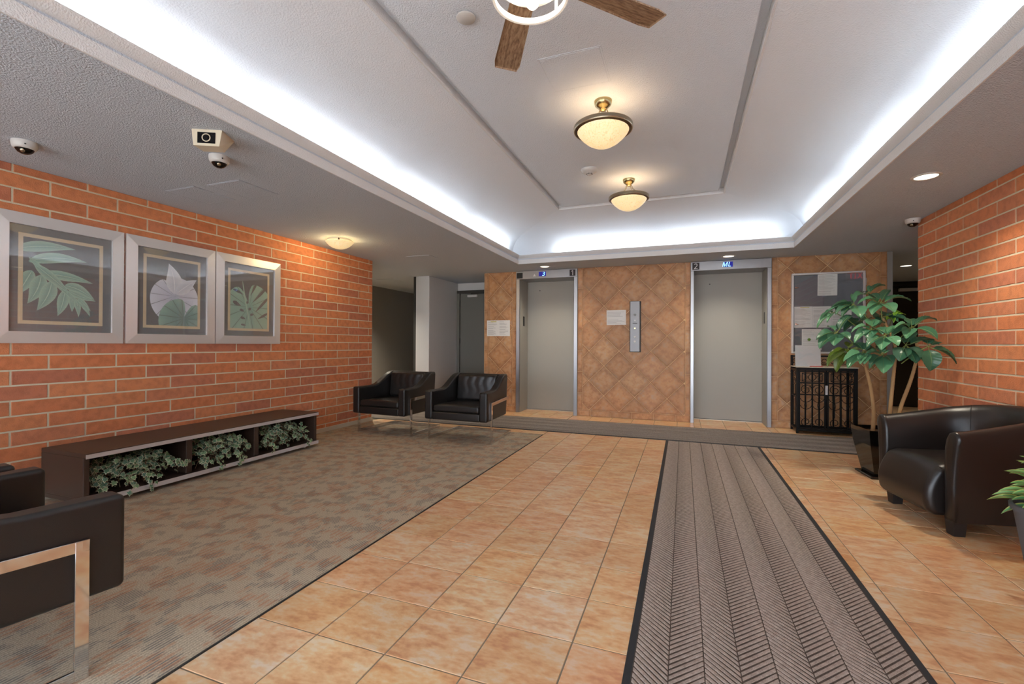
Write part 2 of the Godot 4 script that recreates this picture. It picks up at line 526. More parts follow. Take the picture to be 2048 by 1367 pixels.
func build_ceiling() -> void:
	var c := structure("ceiling")
	# low soffit round the recess
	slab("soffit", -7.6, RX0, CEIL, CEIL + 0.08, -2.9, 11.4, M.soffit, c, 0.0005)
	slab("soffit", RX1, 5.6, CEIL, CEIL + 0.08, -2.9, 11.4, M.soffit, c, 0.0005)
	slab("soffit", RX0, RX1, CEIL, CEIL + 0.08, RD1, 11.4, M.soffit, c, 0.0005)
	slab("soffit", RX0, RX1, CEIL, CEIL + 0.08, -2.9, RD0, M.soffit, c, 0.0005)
	# plaster edge of the recess with its crown lip
	var st := mk()
	ring_profile(st, RX0, RX1, RD0, RD1, [[0.006, CEIL - 0.003], [-0.004, CEIL - 0.003], [-0.004, CEIL + 0.066], [0.012, CEIL + 0.069], [0.012, CEIL + 0.076]], false)
	ring_profile(st, RX0, RX1, RD0, RD1, [[0.012, CEIL + 0.076], [0.009, CEIL + 0.083], [-0.002, CEIL + 0.092], [-0.016, CEIL + 0.104], [-0.028, CEIL + 0.118], [-0.034, CEIL + 0.130]], true)
	ring_profile(st, RX0, RX1, RD0, RD1, [[-0.034, CEIL + 0.130], [-0.034, CEIL + 0.136], [-0.008, CEIL + 0.136], [0.012, CEIL + 0.09], [0.012, CEIL + 0.08]], false)
	obj("crown_moulding", st, M.crown, c)
	# curved cove up to the tray
	st = mk()
	var prof := [[0.170, 2.54], [0.170, 2.62], [0.163, 2.68], [0.147, 2.735], [0.118, 2.79], [0.075, 2.838], [0.015, 2.876], [-0.06, 2.904], [-0.15, 2.922], [-0.30, 2.945], [-0.50, 2.965], [-0.70, 2.985], [-0.86, 3.0], [-0.897, 3.003]]
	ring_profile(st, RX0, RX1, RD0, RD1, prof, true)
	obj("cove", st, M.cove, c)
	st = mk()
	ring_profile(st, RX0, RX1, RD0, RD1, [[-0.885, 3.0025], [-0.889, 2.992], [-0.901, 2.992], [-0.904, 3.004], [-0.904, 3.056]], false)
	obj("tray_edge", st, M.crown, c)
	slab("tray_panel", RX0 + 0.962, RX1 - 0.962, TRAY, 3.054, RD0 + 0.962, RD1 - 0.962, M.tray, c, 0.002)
	slab("groove_cap", RX0 + 0.88, RX1 - 0.88, 3.054, 3.075, RD0 + 0.88, RD1 - 0.88, M.tray, c, 0.0005)
	slab("roof_slab", -7.6, 5.6, 3.11, 3.25, -2.9, 11.4, M.soffit, c)
	# fluorescent tubes hidden in the cove
	var n := 0
	for side in [0, 1]:
		for k in 5:
			cove_tube(P(RX0 - 0.055 if side == 0 else RX1 + 0.055, 2.598, 5.98 - k * 1.575), 1.45, PI / 2 if side == 0 else -PI / 2, ["along the brick wall with pictures", "along the wall behind the tub chair"][side])
	cove_tube(P(-1.15, 2.598, RD1 + 0.055), 1.45, 0.0, "over the elevator doors", 0.6)
	cove_tube(P(0.42, 2.598, RD1 + 0.055), 1.45, 0.0, "over the elevator doors", 0.6)

func cove_tube(at: Vector3, long: float, turn: float, where: String, dim := 1.0) -> void:
	var tilt := deg_to_rad(70.0)                          # reflector aims over the lip at the far side of the tray
	var t := thing("cove_tube_light", "white fluorescent tube lying hidden in the ceiling cove " + where, "lamp", at, turn, "tubes in the cove " + where)
	var st := mk()
	tube(st, [Vector3(-long / 2, 0, 0), Vector3(long / 2, 0, 0)], 0.013, 10)
	obj("tube", st, M.tube, t)
	for s in [-1, 1]:
		box("holder", Vector3(s * (long / 2 + 0.012), -0.004, 0), Vector3(0.024, 0.036, 0.03), M.white, t, 0.004)
	box("batten", Vector3(0, -0.026, 0), Vector3(long + 0.05, 0.018, 0.045), M.white, t)
	var a := AreaLight3D.new()
	a.name = "tube_light"
	a.area_size = Vector2(long, 0.024)
	a.light_color = Color(0.945, 0.975, 1.0)
	a.light_energy = 0.62 * dim
	a.light_size = 0.02
	a.shadow_enabled = true
	a.rotation.x = PI / 2 - tilt
	a.position = Vector3(0, 0.016, 0)
	t.add_child(a)

# ---------------------------------------------------------------- floor
const TX := 0.2471
const TD := 0.1516
const TP := 0.33

func build_floor() -> void:
	var f := structure("floor")
	slab("floor_bed", -7.6, 5.6, -0.14, -0.0025, -2.9, 11.4, M.grout, f)
	var regions := [[-1.728, -0.16, -2.8, 6.03], [0.80, 2.235, -2.8, 6.03], [-4.50, -1.728, 5.765, 6.03], [-3.36, -2.69, 7.04, 7.527], [-2.69, -1.724, 7.04, 7.95], [-1.724, 0.152, 7.04, 7.527], [0.152, 1.143, 7.04, 7.95], [1.143, 2.64, 7.04, 7.527], [2.235, 5.1, 5.79, 6.03], [2.64, 5.1, 7.04, 11.1], [-6.4, -3.36, 7.04, 8.55]]
	var B := Transform3D(Basis(Vector3.RIGHT, Vector3.FORWARD, Vector3.UP), Vector3.ZERO)
	var rest := mk()
	var full: ArrayMesh = prism(rect(-TP / 2 + 0.003, TP / 2 - 0.003, -TP / 2 + 0.003, TP / 2 - 0.003), 0.0065, 0.0013, B)
	for r in regions:
		for i in range(-21, 16):
			for j in range(-10, 35):
				var x0 := maxf(TX + i * TP, r[0])
				var x1 := minf(TX + (i + 1) * TP, r[1])
				var d0 := maxf(TD + j * TP, r[2])
				var d1 := minf(TD + (j + 1) * TP, r[3])
				if x1 - x0 < 0.015 or d1 - d0 < 0.015:
					continue
				var cut := x1 - x0 < TP - 0.001 or d1 - d0 < TP - 0.001
				# only what this lens could show becomes a tile of its own
				var seen := d1 > 0.75 and x1 < 2.64 and x0 > -4.5 and x0 < d1 * 0.62 + 0.1
				var hollow := Vector3(0, -0.0065 + rnd(-0.0003, 0.0003), 0)
				if not seen:
					prism_in(rest, rect(x0 + 0.003, x1 - 0.003, d0 + 0.003, d1 - 0.003), 0.0065, 0.0022, Transform3D(B.basis, hollow))
				elif cut:
					put("floor_tile", prism(rect(x0 + 0.003, x1 - 0.003, d0 + 0.003, d1 - 0.003), 0.0065, 0.0013, B), M.tile[rng.randi() % 7], f, Transform3D(Basis.IDENTITY, hollow))
				else:
					put("floor_tile", full, M.tile[rng.randi() % 7], f, Transform3D(Basis.IDENTITY, P((x0 + x1) / 2, 0, (d0 + d1) / 2) + hollow))
	stuff(obj("outlying_tiles", rest, M.tile[0], f))

# ---------------------------------------------------------------- brick walls
const LX := -4.508
const WX := 2.235
const LEND := 5.82
const WEND := 5.785
const COURSE := 0.1095

func brick_wall(w: Node3D, B: Transform3D, u_end: float, step: float, j_even: float, j_odd: float, seen_from: float, sgn: float) -> void:
	# u runs along the wall; bricks in running bond
	var pieces := {}
	var rest := mk()
	for c in 23:
		var y0 := c * COURSE + 0.006
		var y1 := minf((c + 1) * COURSE - 0.006, CEIL)
		var j: float = j_even if c % 2 == 0 else j_odd
		var k0 := -30
		for k in range(-30, 30):
			var a := j + k * step
			var b := a + step
			var lo := maxf(a, -2.7)
			var hi := minf(b, u_end)
			if hi - lo < 0.02:
				continue
			var e0 := lo + 0.006
			var e1 := hi - (0.006 if b <= u_end else 0.0)
			var s0 := e0 * sgn
			var s1 := e1 * sgn
			var poly := rect(minf(s0, s1), maxf(s0, s1), y0, y1)
			var mid := Vector2((s0 + s1) / 2, (y0 + y1) / 2)
			if hi < seen_from:
				prism_in(rest, poly, 0.020, 0.003, B)
				continue
			var key := "%.3f/%.3f" % [e1 - e0, y1 - y0]
			if not pieces.has(key):
				var l := (e1 - e0) / 2
				var hh := (y1 - y0) / 2
				pieces[key] = prism(rect(-l, l, -hh, hh), 0.020, 0.003, Transform3D(B.basis, Vector3.ZERO))
			var at := B * Vector3(mid.x, mid.y, rnd(-0.0010, 0.0010))
			var turn := Basis(B.basis.z, rnd(-0.003, 0.003))
			put("brick", pieces[key], M.brick[rng.randi() % 8], w, Transform3D(turn, at))
	stuff(obj("outlying_bricks", rest, M.brick[0], w))

func build_brick_walls() -> void:
	var w := structure("wall_left")
	slab("masonry", LX - 0.19, LX - 0.0012, 0, CEIL, -2.9, LEND - 0.001, M.mortar, w)
	var B := Transform3D(Basis(Vector3.FORWARD, Vector3.UP, Vector3.RIGHT), Vector3(LX - 0.018, 0, 0))
	brick_wall(w, B, LEND, 0.4396, 1.782, 1.991, 1.35, 1.0)
	var r := structure("wall_right")
	slab("masonry", WX + 0.0012, WX + 0.20, 0, CEIL, -2.9, WEND - 0.001, M.mortar, r)
	B = Transform3D(Basis(Vector3.BACK, Vector3.UP, Vector3.LEFT), Vector3(WX + 0.018, 0, 0))
	brick_wall(r, B, WEND, 0.4483, 5.437 - 0.4483, 5.676 - 0.4483, 3.6, -1.0)
	var b := structure("baseboard_left")
	slab("board", LX, LX + 0.014, 0.0, 0.062, -2.7, LEND, M.base, b, 0.004)
	slab("return", LX - 0.19, LX + 0.014, 0.0, 0.062, LEND, LEND + 0.014, M.base, b, 0.004)
	b = structure("baseboard_right")
	slab("board", WX - 0.014, WX, 0.0, 0.062, -2.7, WEND, M.base, b, 0.004)

# ---------------------------------------------------------------- elevator wall
const ED := 7.527

# fired tile: its rim is a shade darker than its middle
func clay_tile(poly: PackedVector2Array, B: Transform3D) -> ArrayMesh:
	var st := mk()
	st.set_smooth_group(-1)
	var mid := Vector2.ZERO
	for p in poly:
		mid += p / poly.size()
	var n := poly.size()
	var rim := Color(0.72, 0.67, 0.63)
	var body := Color(1, 1, 1)
	var pt := func(p: Vector2, t: float, h: float) -> Vector3:
		var q := mid + (p - mid) * t
		return B * Vector3(q.x, q.y, h)
	for i in n:
		var a := poly[i]
		var b := poly[(i + 1) % n]
		for q in [[0.0, 0.0100, 0.55, 0.0100, body, body], [0.55, 0.0100, 0.96, 0.0100, body, rim], [0.96, 0.0100, 1.0, 0.0085, rim, rim], [1.0, 0.0085, 1.0, 0.0, rim, rim]]:
			var p := [pt.call(a, q[0], q[1]), pt.call(a, q[2], q[3]), pt.call(b, q[2], q[3]), pt.call(b, q[0], q[1])]
			var c := [q[4], q[5], q[5], q[4]]
			for t in ([[0, 1, 2]] if q[0] == 0.0 else [[0, 1, 2], [0, 2, 3]]):
				for k in [t[0], t[2], t[1]]:
					st.set_color(c[k])
					st.add_vertex(p[k])
	return done(st)

func wall_tiles(w: Node3D, x0: float, x1: float, nx: float, ny: float, dg: float, sl: float, sr: float, jl: float) -> void:
	var B := Transform3D(Basis(Vector3.RIGHT, Vector3.UP, Vector3.BACK), P(0, 0, ED + 0.010))
	var ix0 := x0 + sl
	var ix1 := x1 - sr
	var y0 := 0.104
	var field := rect(ix0 + 0.002, ix1 - 0.002, y0 + 0.002, CEIL)
	var g := 0.0043
	for i in range(-8, 9):
		for j in range(-2, 17):
			var cx := nx + (i + j % 2 * 0.5) * dg
			var cy := ny + j * 0.5 * dg + 0.25 * dg * 0.0
			# diamonds sit between the crossings of the joints
			cx += dg * 0.5
			var r := dg / 2 - g
			var dia := PackedVector2Array([Vector2(cx, cy - r), Vector2(cx + r, cy), Vector2(cx, cy + r), Vector2(cx - r, cy)])
			for p in Geometry2D.intersect_polygons(dia, field):
				var q := ccw(p)
				if q.size() < 3:
					continue
				var area := 0.0
				for k in q.size():
					area += q[k].cross(q[(k + 1) % q.size()])
				if absf(area) < 0.0006:
					continue
				put("wall_tile", clay_tile(q, B), M.wall_tile[rng.randi() % 6], w)
	# upright border strips and a row of cut tiles at the floor
	for s in [[x0, ix0], [ix1, x1]]:
		if s[1] - s[0] < 0.02:
			continue
		var y := jl
		while y > y0 + 0.03:
			y -= 0.348
		var lo := y0
		while lo < CEIL - 0.01:
			var hi := minf(y + 0.348, CEIL) if lo == y0 else minf(lo + 0.348, CEIL)
			put("border_tile", clay_tile(rect(s[0] + 0.002, s[1] - 0.002, lo + 0.002, hi - 0.002), B), M.wall_tile[rng.randi() % 6], w)
			lo = hi
	var x := x0
	var step := -1.4360 - 0.332 * 6
	while x < x1 - 0.01:
		var nxt := step
		while nxt < x + 0.02:
			nxt += 0.332
		nxt = minf(nxt, x1)
		put("border_tile", clay_tile(rect(x + 0.002, nxt - 0.002, 0.002, y0 - 0.002), B), M.wall_tile[rng.randi() % 6], w)
		x = nxt

func build_elevator_wall() -> void:
	var w := structure("wall_back")
	slab("core", -3.375, -2.72, 0, CEIL, ED + 0.0028, 8.3, M.wall_grout, w)
	slab("core", -1.69, 0.125, 0, CEIL, ED + 0.0028, 8.3, M.wall_grout, w)
	slab("core", 1.165, 2.575, 0, CEIL, ED + 0.0028, 8.3, M.wall_grout, w)
	slab("core", -2.72, -1.69, 2.35, CEIL, ED + 0.02, 8.3, M.wall_grout, w)
	slab("core", 0.125, 1.165, 2.35, CEIL, ED + 0.02, 8.3, M.wall_grout, w)
	slab("core", -3.375, 2.575, 0, CEIL, 8.0, 8.6, M.hall_paint, w)
	slab("return_face", -3.379, -3.3755, 0, CEIL, ED + 0.002, 8.6, M.hall_paint, w, 0.0005)
	slab("corner_guard", 2.576, 2.638, 0, CEIL, ED + 0.004, 11.15, M.grey_trim, w)
	wall_tiles(w, -3.372, -2.754, -3.06, 2.229 - 0.247 * 12, 0.4935, 0.077, 0.077, 1.436)
	wall_tiles(w, -1.66, 0.102, -1.222, 0.843 - 0.24625 * 6, 0.4925, 0.083, 0.073, 1.436)
	wall_tiles(w, 1.201, 2.575, 1.4, 0.846 - 0.2455 * 6, 0.491, 0.080, 0.078, 1.438)
	elevator(1, -2.754, -2.69, -1.724, -1.66)
	elevator(2, 0.102, 0.152, 1.143, 1.201)

func elevator(n: int, a: float, b: float, c: float, d: float) -> void:
	var e := structure("door_%d" % n)
	var top := 2.328
	slab("jamb", a, b, 0.0, top, ED - 0.02, 7.95, M.steel, e, 0.004)
	slab("jamb", c, d, 0.0, top, ED - 0.02, 7.95, M.steel, e, 0.004)
	slab("header", a, d, top, CEIL - 0.004, ED - 0.026, ED + 0.06, M.steel, e, 0.003)
	slab("head_soffit", b - 0.01, c + 0.01, top, top + 0.05, ED + 0.06, 7.95, M.steel, e)
	# jamb linings in the door's own grey paint
	slab("lining", b, b + 0.003, 0.0, top, ED + 0.012, 7.95, M.door, e, 0.0005)
	slab("lining", c - 0.003, c, 0.0, top, ED + 0.012, 7.95, M.door, e, 0.0005)
	slab("leaf", b, c, 0.012, top + 0.02, 7.95, 7.99, M.door, e)
	slab("sill", b, c, -0.002, 0.004, 7.93, 7.97, M.alu, e)
	var key := P(lerpf(b, c, 0.245), 2.17, 7.949)
	var st := mk()
	tube(st, [key, key + Vector3(0, 0, 0.004)], 0.009, 12)
	obj("keyhole", st, M.black, e)
	# fittings on the header
	var f := ED - 0.027
	var px := d - 0.085 if n == 1 else a + 0.075
	var plaque := slab("number_plaque", px - 0.05, px + 0.05, top + 0.018, CEIL - 0.02, f - 0.004, f, M.plaque, e)
	lettering(str(n), P(px, (top + CEIL) / 2 - 0.004, f - 0.0045), 0.085, M.paper, plaque, "numeral")
	var cx := lerpf(a, d, 0.44 if n == 1 else 0.475)
	var win := slab("floor_display", cx - 0.065, cx + 0.065, top + 0.035, CEIL - 0.028, f - 0.003, f, M.blue, e)
	lettering("3" if n == 1 else "ML", P(cx + (0.025 if n == 1 else -0.018), (top + CEIL) / 2 + 0.004, f - 0.0035), 0.066, M.digit, win, "floor_sign", 0.22)
	if n == 1:
		slab("dark_display", a + 0.012, a + 0.122, top + 0.014, CEIL - 0.030, f - 0.003, f, M.black, e)
		st = mk()
		var p := [P(-2.44, top + 0.04, f - 0.002), P(-2.39, top + 0.04, f - 0.002), P(-2.415, top + 0.085, f - 0.002)]
		T(st, p[0], p[1], p[2])
		obj("arrow", st, M.paper, e)
		slab("door_sensor", c - 0.035, c - 0.004, 2.10, 2.225, 7.90, 7.948, M.white, e, 0.005)
	# small control plate on the lining
	var pl := [b + 0.004, 7.72] if n == 1 else [c - 0.004, 7.72]
	slab("floor_plate", pl[0] - 0.002, pl[0] + 0.002, 1.52, 1.69, pl[1] - 0.03, pl[1] + 0.05, M.black, e)

func lettering(text: String, at: Vector3, size: float, m: Material, parent: Node, called: String, slant := 0.0) -> MeshInstance3D:
	var t := TextMesh.new()
	var f := SystemFont.new()
	f.font_names = PackedStringArray(["Droid Sans"])
	t.font = f
	t.text = text
	t.font_size = 64
	t.pixel_size = size / 64.0 * 1.37
	t.depth = 0.002
	return put(called, t, m, parent, Transform3D(Basis(Vector3.RIGHT, Vector3(slant, 1, 0), Vector3.BACK), at))

# ---------------------------------------------------------------- side halls and the entrance behind the camera
func build_halls() -> void:
	var h := structure("wall_hall")
	slab("wall", -6.62, -6.45, 0, CEIL, 5.6, 10.4, M.hall_paint, h)
	slab("wall", -6.62, LX - 0.19, 0, CEIL, 5.62, 5.815, M.hall_paint, h)
	slab("wall", -6.62, -4.62, 0, CEIL, 10.3, 10.45, M.hall_paint, h)
	slab("wall", -4.82, -4.60, 0, CEIL, 7.66, 10.4, M.hall_paint, h)
	slab("wall", -4.62, -3.2, 0, CEIL, 8.62, 8.75, M.wall_paint, h)
	var p := structure("pillar")
	slab("shaft", -4.766, -4.475, 0, CEIL, 7.45, 8.62, M.wall_paint, p, 0.006)
	var t := structure("trim_1")
	slab("jamb", -4.83, -4.767, 0, CEIL, 7.47, 7.66, M.dark_trim, t)
	# service door in the nook beside the elevators
	var d := structure("door_3")
	slab("leaf", -4.40, -3.42, 0.01, 2.245, 8.585, 8.612, M.door_dim, d, 0.004)
	slab("frame_head", -4.475, -3.376, 2.25, 2.31, 8.56, 8.618, M.dark_trim, d)
	slab("frame_side", -4.474, -4.41, 0, 2.25, 8.56, 8.618, M.door_dim, d)
	slab("closer", -4.22, -4.0, 2.165, 2.215, 8.54, 8.585, M.alu, d, 0.006)
	slab("closer_arm", -4.12, -3.8, 2.225, 2.24, 8.50, 8.52, M.dark_trim, d)
	for y in [0.3, 1.2, 1.98]:
		slab("hinge", -4.418, -4.396, y, y + 0.11, 8.572, 8.586, M.dark_trim, d)
	var hl := thing("hall_downlight", "downlight in the dim hall ceiling round the end of the brick wall", "downlight", P(-5.75, CEIL, 7.1))
	var hs := mk()
	lathe(hs, [[0.0, -0.0032], [0.071, -0.003], [0.090, -0.004], [0.093, 0.0]], 28)
	obj("lens_disc", hs, M.down, hl)
	beam(hl, 8.0)
	# hall on the other side
	var r := structure("wall_hall_east")
	slab("wall", WX + 0.2, 5.3, 0, CEIL, 5.6, 5.785, M.hall_paint, r)
	slab("wall", 5.2, 5.35, 0, CEIL, 5.6, 11.3, M.hall_paint, r)
	slab("wall", 2.5, 5.35, 0, CEIL, 11.17, 11.3, M.door_brown, r)
	d = structure("door_4")
	slab("leaf", 3.72, 4.62, 0.01, 2.36, 11.12, 11.165, M.door_brown, d, 0.004)
	slab("closer", 3.98, 4.30, 2.27, 2.33, 11.05, 11.12, M.alu, d, 0.006)
	slab("frame_side", 3.64, 3.71, 0, 2.42, 11.10, 11.168, M.door_brown, d)
	slab("frame_side", 4.63, 4.70, 0, 2.42, 11.10, 11.168, M.door_brown, d)
	slab("frame_head", 3.64, 4.70, 2.37, 2.43, 11.10, 11.168, M.door_brown, d)
	var x := thing("exit_sign", "red lit exit sign hanging round the corner of the brick wall beside the tall plant", "sign", P(2.62, CEIL, 6.15))
	box("case", Vector3(0, -0.15, 0), Vector3(0.32, 0.18, 0.05), M.white, x, 0.008)
	box("hanger", Vector3(0, -0.03, 0), Vector3(0.06, 0.06, 0.03), M.white, x)
	lettering("EXIT", Vector3(0, -0.15, -0.026), 0.10, M.exit, x, "lettering").basis = Basis(Vector3.UP, PI)

func build_entrance() -> void:
	var w := structure("window_1")
	var d := -2.75
	slab("sill", -4.52, 2.25, 0.0, 0.10, d - 0.06, d + 0.06, M.dark_trim, w)
	slab("head", -4.52, 2.25, 2.30, CEIL, d - 0.06, d + 0.06, M.dark_trim, w)
	var xs := [-4.48, -3.36, -2.24, -1.12, 0.0, 1.12, 2.21]
	for i in xs.size():
		slab("mullion", xs[i] - 0.03, xs[i] + 0.03, 0.10, 2.30, d - 0.05, d + 0.05, M.dark_trim, w)
		if i < xs.size() - 1:
			slab("pane", xs[i] + 0.03, xs[i + 1] - 0.03, 0.10, 2.30, d - 0.004, d + 0.004, M.pane, w, 0.0005)

# ---------------------------------------------------------------- carpet and mats
func build_carpets() -> void:
	# broadloom with a rib along the room, flecked in slate and rust
	var n := 1024
	var a := noise_bytes(n, n, 81, 0.012, 3)
	var b := noise_bytes(n, n, 82, 0.010, 3)
	var g := noise_bytes(n, n, 83, 0.28, 2)
	var e := noise_bytes(n, n, 84, 0.016, 3)
	var out := PackedByteArray()
	out.resize(n * n * 3)
	var hgt := PackedByteArray()
	hgt.resize(n * n)
	for j in n:                                    # along the room
		for i in n:                                # ribs 8 pixels apart (16 mm), each yarn with its own run of colour
			var k := j * n + i
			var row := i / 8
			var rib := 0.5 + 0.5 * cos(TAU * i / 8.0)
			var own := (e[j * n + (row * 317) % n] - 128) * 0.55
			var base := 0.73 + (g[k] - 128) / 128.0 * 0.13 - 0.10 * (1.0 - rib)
			var r := base * 1.065
			var gg := base * 0.97
			var bb := base * 0.82
			var slate := clampf((a[k] + own - 136) / 34.0, 0, 1) * (1.0 - rib) * 0.50
			var rust := clampf((b[k] - own - 134) / 34.0, 0, 1) * (0.35 + 0.65 * rib if row % 2 == 1 else 0.2 * rib) * 0.62
			r = lerpf(r, 0.30, slate); gg = lerpf(gg, 0.30, slate); bb = lerpf(bb, 0.31, slate)
			r = lerpf(r, 0.70, rust); gg = lerpf(gg, 0.43, rust); bb = lerpf(bb, 0.29, rust)
			out[k * 3] = clampi(int(r * 255), 0, 255); out[k * 3 + 1] = clampi(int(gg * 255), 0, 255); out[k * 3 + 2] = clampi(int(bb * 255), 0, 255)
			hgt[k] = clampi(int(rib * 90 + g[k] * 0.6), 0, 255)
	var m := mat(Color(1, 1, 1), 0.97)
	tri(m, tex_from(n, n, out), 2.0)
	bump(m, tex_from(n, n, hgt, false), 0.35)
	var c := thing("carpet", "mottled grey and rust ribbed carpet along the brick wall under the bench", "carpet")
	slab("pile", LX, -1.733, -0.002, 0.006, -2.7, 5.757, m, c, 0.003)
	var edge := mk()
	bx(edge, P(-1.7305, 0.0015, 1.53), Vector3(0.005, 0.009, 8.46), 0.001)
	bx(edge, P((LX - 1.733) / 2, 0.0015, 5.7605), Vector3(-1.733 - LX, 0.009, 0.006), 0.001)
	obj("edge_strip", edge, M.dark_trim, c)
	chevron_mat("runner_mat", "long brown chevron-ribbed runner mat lying down the tiled walkway", -0.20, 0.845, -2.4, 5.99, false, M.pile)
	chevron_mat("crosswise_mat", "grey chevron-ribbed mat lying crosswise in front of the elevator doors", -6.0, 3.3, 6.005, 7.06, true, M.pile_dark)

func chevron_mat(called: String, label: String, x0: float, x1: float, d0: float, d1: float, across: bool, pile: Material) -> void:
	var c := thing(called, label, "mat")
	slab("rubber_base", x0, x1, -0.001, 0.006, d0, d1, M.rubber, c, 0.003)
	slab("backing", x0 + 0.028, x1 - 0.028, 0.004, 0.0072, d0 + 0.028, d1 - 0.028, M.mat_base, c, 0.0005)
	# u across the mat, v along it
	var w := (d1 - d0) if across else (x1 - x0)
	var l := (x1 - x0) if across else (d1 - d0)
	var st := mk()
	st.set_smooth_group(-1)
	var bands := 8
	var bw := (w - 0.06) / bands
	var pitch := 0.029
	var th := 0.0205
	var y0 := 0.0068
	var y1 := 0.0098
	var at := func(u: float, vv: float, y: float) -> Vector3:
		var v := clampf(vv, 0.03, l - 0.03)
		return P(x0 + v, y, d1 - u) if across else P(x0 + u, y, d0 + v)
	for k in bands:
		var u0 := 0.03 + k * bw + 0.0015
		var u1 := 0.03 + (k + 1) * bw - 0.0015
		var rise := bw * (-1.0 if k % 2 == 0 else 1.0)
		var v := 0.03 - bw
		while v < l - 0.03 + bw:
			var s := (th - 0.007) / 2 
			var p := [at.call(u0, v, y0), at.call(u1, v + rise, y0), at.call(u1, v + rise + th, y0), at.call(u0, v + th, y0)]
			var q := [at.call(u0 + 0.003, v + 0.0035, y1), at.call(u1 - 0.003, v + rise + 0.0035, y1), at.call(u1 - 0.003, v + rise + th - 0.0035, y1), at.call(u0 + 0.003, v + th - 0.0035, y1)]
			face(st, q.duplicate(), Vector3.UP)
			for i in 4:
				face(st, [p[i], p[(i + 1) % 4], q[(i + 1) % 4], q[i]], Vector3.UP)
			v += pitch
	stuff(obj("ribs", st, pile, c))

# ---------------------------------------------------------------- seats
func build_seats() -> void:
	var a := armchair("black armchair on chrome legs near the elevators, the one beside the brick wall")
	a.position = P(-3.655, 0.006, 5.255)
	a.rotation.y = deg_to_rad(-3.0)
	dup(a, "armchair", "black armchair on chrome legs near the elevators, the one at the carpet edge", P(-2.545, 0.006, 5.22), 0.0)
	dup(a, "armchair", "black armchair seen side-on behind its chrome bar, closest to the camera", P(-2.433, 0.006, 0.769), deg_to_rad(173.0))
	dup(a, "armchair", "black armchair by the end of the bench, only its arm corner in view", P(-3.364, 0.006, 0.839), deg_to_rad(173.0))
	tub_chair()

func taper(p: Vector3) -> Vector3:                 # narrower towards the back
	p.x *= lerpf(0.90, 1.0, clampf((p.z + 0.385) / 0.77, 0, 1))
	return p

func arm_top(z: float) -> float:
	var t := clampf((0.10 - z) / 0.44, 0, 1)
	return 0.617 + 0.178 * t * t * (3.0 - 2.0 * t)

func armchair(label: String) -> Node3D:
	var c := thing("armchair", label, "armchair", Vector3.ZERO, 0.0, "black armchairs with chrome legs")
	for s in [-1.0, 1.0]:
		var st := mk()
		var lift := func(p: Vector3) -> Vector3:
			var f := clampf((p.y - 0.27) / 0.345, 0, 1)
			var z := p.z - 0.06 * (1.0 - f) * clampf(-p.z / 0.385, 0, 1) * -1.0
			p.y = lerpf(p.y, 0.27 + f * (arm_top(p.z) - 0.27), f)
			p.z = z
			return taper(p)
		soft(st, Vector3(s * 0.367, 0.4425, 0), Vector3(0.106, 0.345, 0.77), 0.022, lift, 4, 14)
		obj("arm", st, M.leather, c)
	var sb := mk()
	var lean := func(p: Vector3) -> Vector3:
		p.z += -0.05 * (p.y - 0.27) / 0.53 + 0.05
		return taper(p)
	soft(sb, Vector3(0, 0.53, -0.335), Vector3(0.66, 0.525, 0.09), 0.022, lean, 4, 8)
	obj("back", sb, M.leather, c)
	# loose back pad with soft pleats
	sb = mk()
	var pleat := func(p: Vector3) -> Vector3:
		var f := clampf((p.y - 0.45) / 0.34, 0, 1)
		if p.z > -0.27:
			p.z += 0.008 * f * absf(sin(p.x * 26.0 + 0.5 * sin(p.y * 30.0))) - 0.012 * f * f + 0.02 * (1.0 - pow(absf(p.x) / 0.31, 4.0))
		return lean.call(p)
	soft(sb, Vector3(0, 0.615, -0.265), Vector3(0.615, 0.335, 0.075), 0.03, pleat, 4, 26)
	obj("back_cushion", sb, M.leather, c)
	sb = mk()
	var crown := func(p: Vector3) -> Vector3:
		if p.y > 0.41:
			p.y += 0.012 * (1.0 - pow(absf(p.x) / 0.31, 3.0)) - 0.018 * clampf((0.3 - p.z) / 0.5, 0, 1)
		return p
	soft(sb, Vector3(0, 0.405, 0.055), Vector3(0.622, 0.085, 0.64), 0.028, crown, 4, 6)
	obj("seat_cushion", sb, M.leather, c)
	sb = mk()
	soft(sb, Vector3(0, 0.317, 0.345), Vector3(0.64, 0.094, 0.075), 0.016)
	obj("front_rail", sb, M.leather, c)
	box("seat_base", Vector3(0, 0.30, -0.02), Vector3(0.64, 0.06, 0.66), M.leather, c, 0.01)
	# flat chrome bar bent round each side
	for s in [-1.0, 1.0]:
		var st := mk()
		var x := func(z: float) -> float: return s * (0.4265 * lerpf(0.90, 1.0, clampf((z + 0.385) / 0.77, 0, 1)) + 0.004)
		var bar := func(z0: float, y0: float, z1: float, y1: float) -> void:
			var pa := Vector3(x.call(z0), y0, z0)
			var pb := Vector3(x.call(z1), y1, z1)
			var dirv := (pb - pa).normalized()
			var side := dirv.cross(Vector3.RIGHT).normalized()
			var w := Basis(Vector3.RIGHT, side, Vector3.RIGHT.cross(side)).orthonormalized()
			w = Basis(dirv.cross(side), side, dirv)
			bx(st, (pa + pb) / 2, Vector3(0.012, 0.040, pa.distance_to(pb)), 0.0015, w)
		bar.call(0.255, -0.0, 0.255, 0.489)
		bar.call(0.275, 0.469, -0.37, 0.485)
		bar.call(0.275, 0.020, -0.47, 0.020)
		obj("side_frame", st, M.chrome, c)
	box("cross_bar", Vector3(0, 0.02, -0.465), Vector3(0.78, 0.040, 0.012), M.chrome, c, 0.0015)
	return c

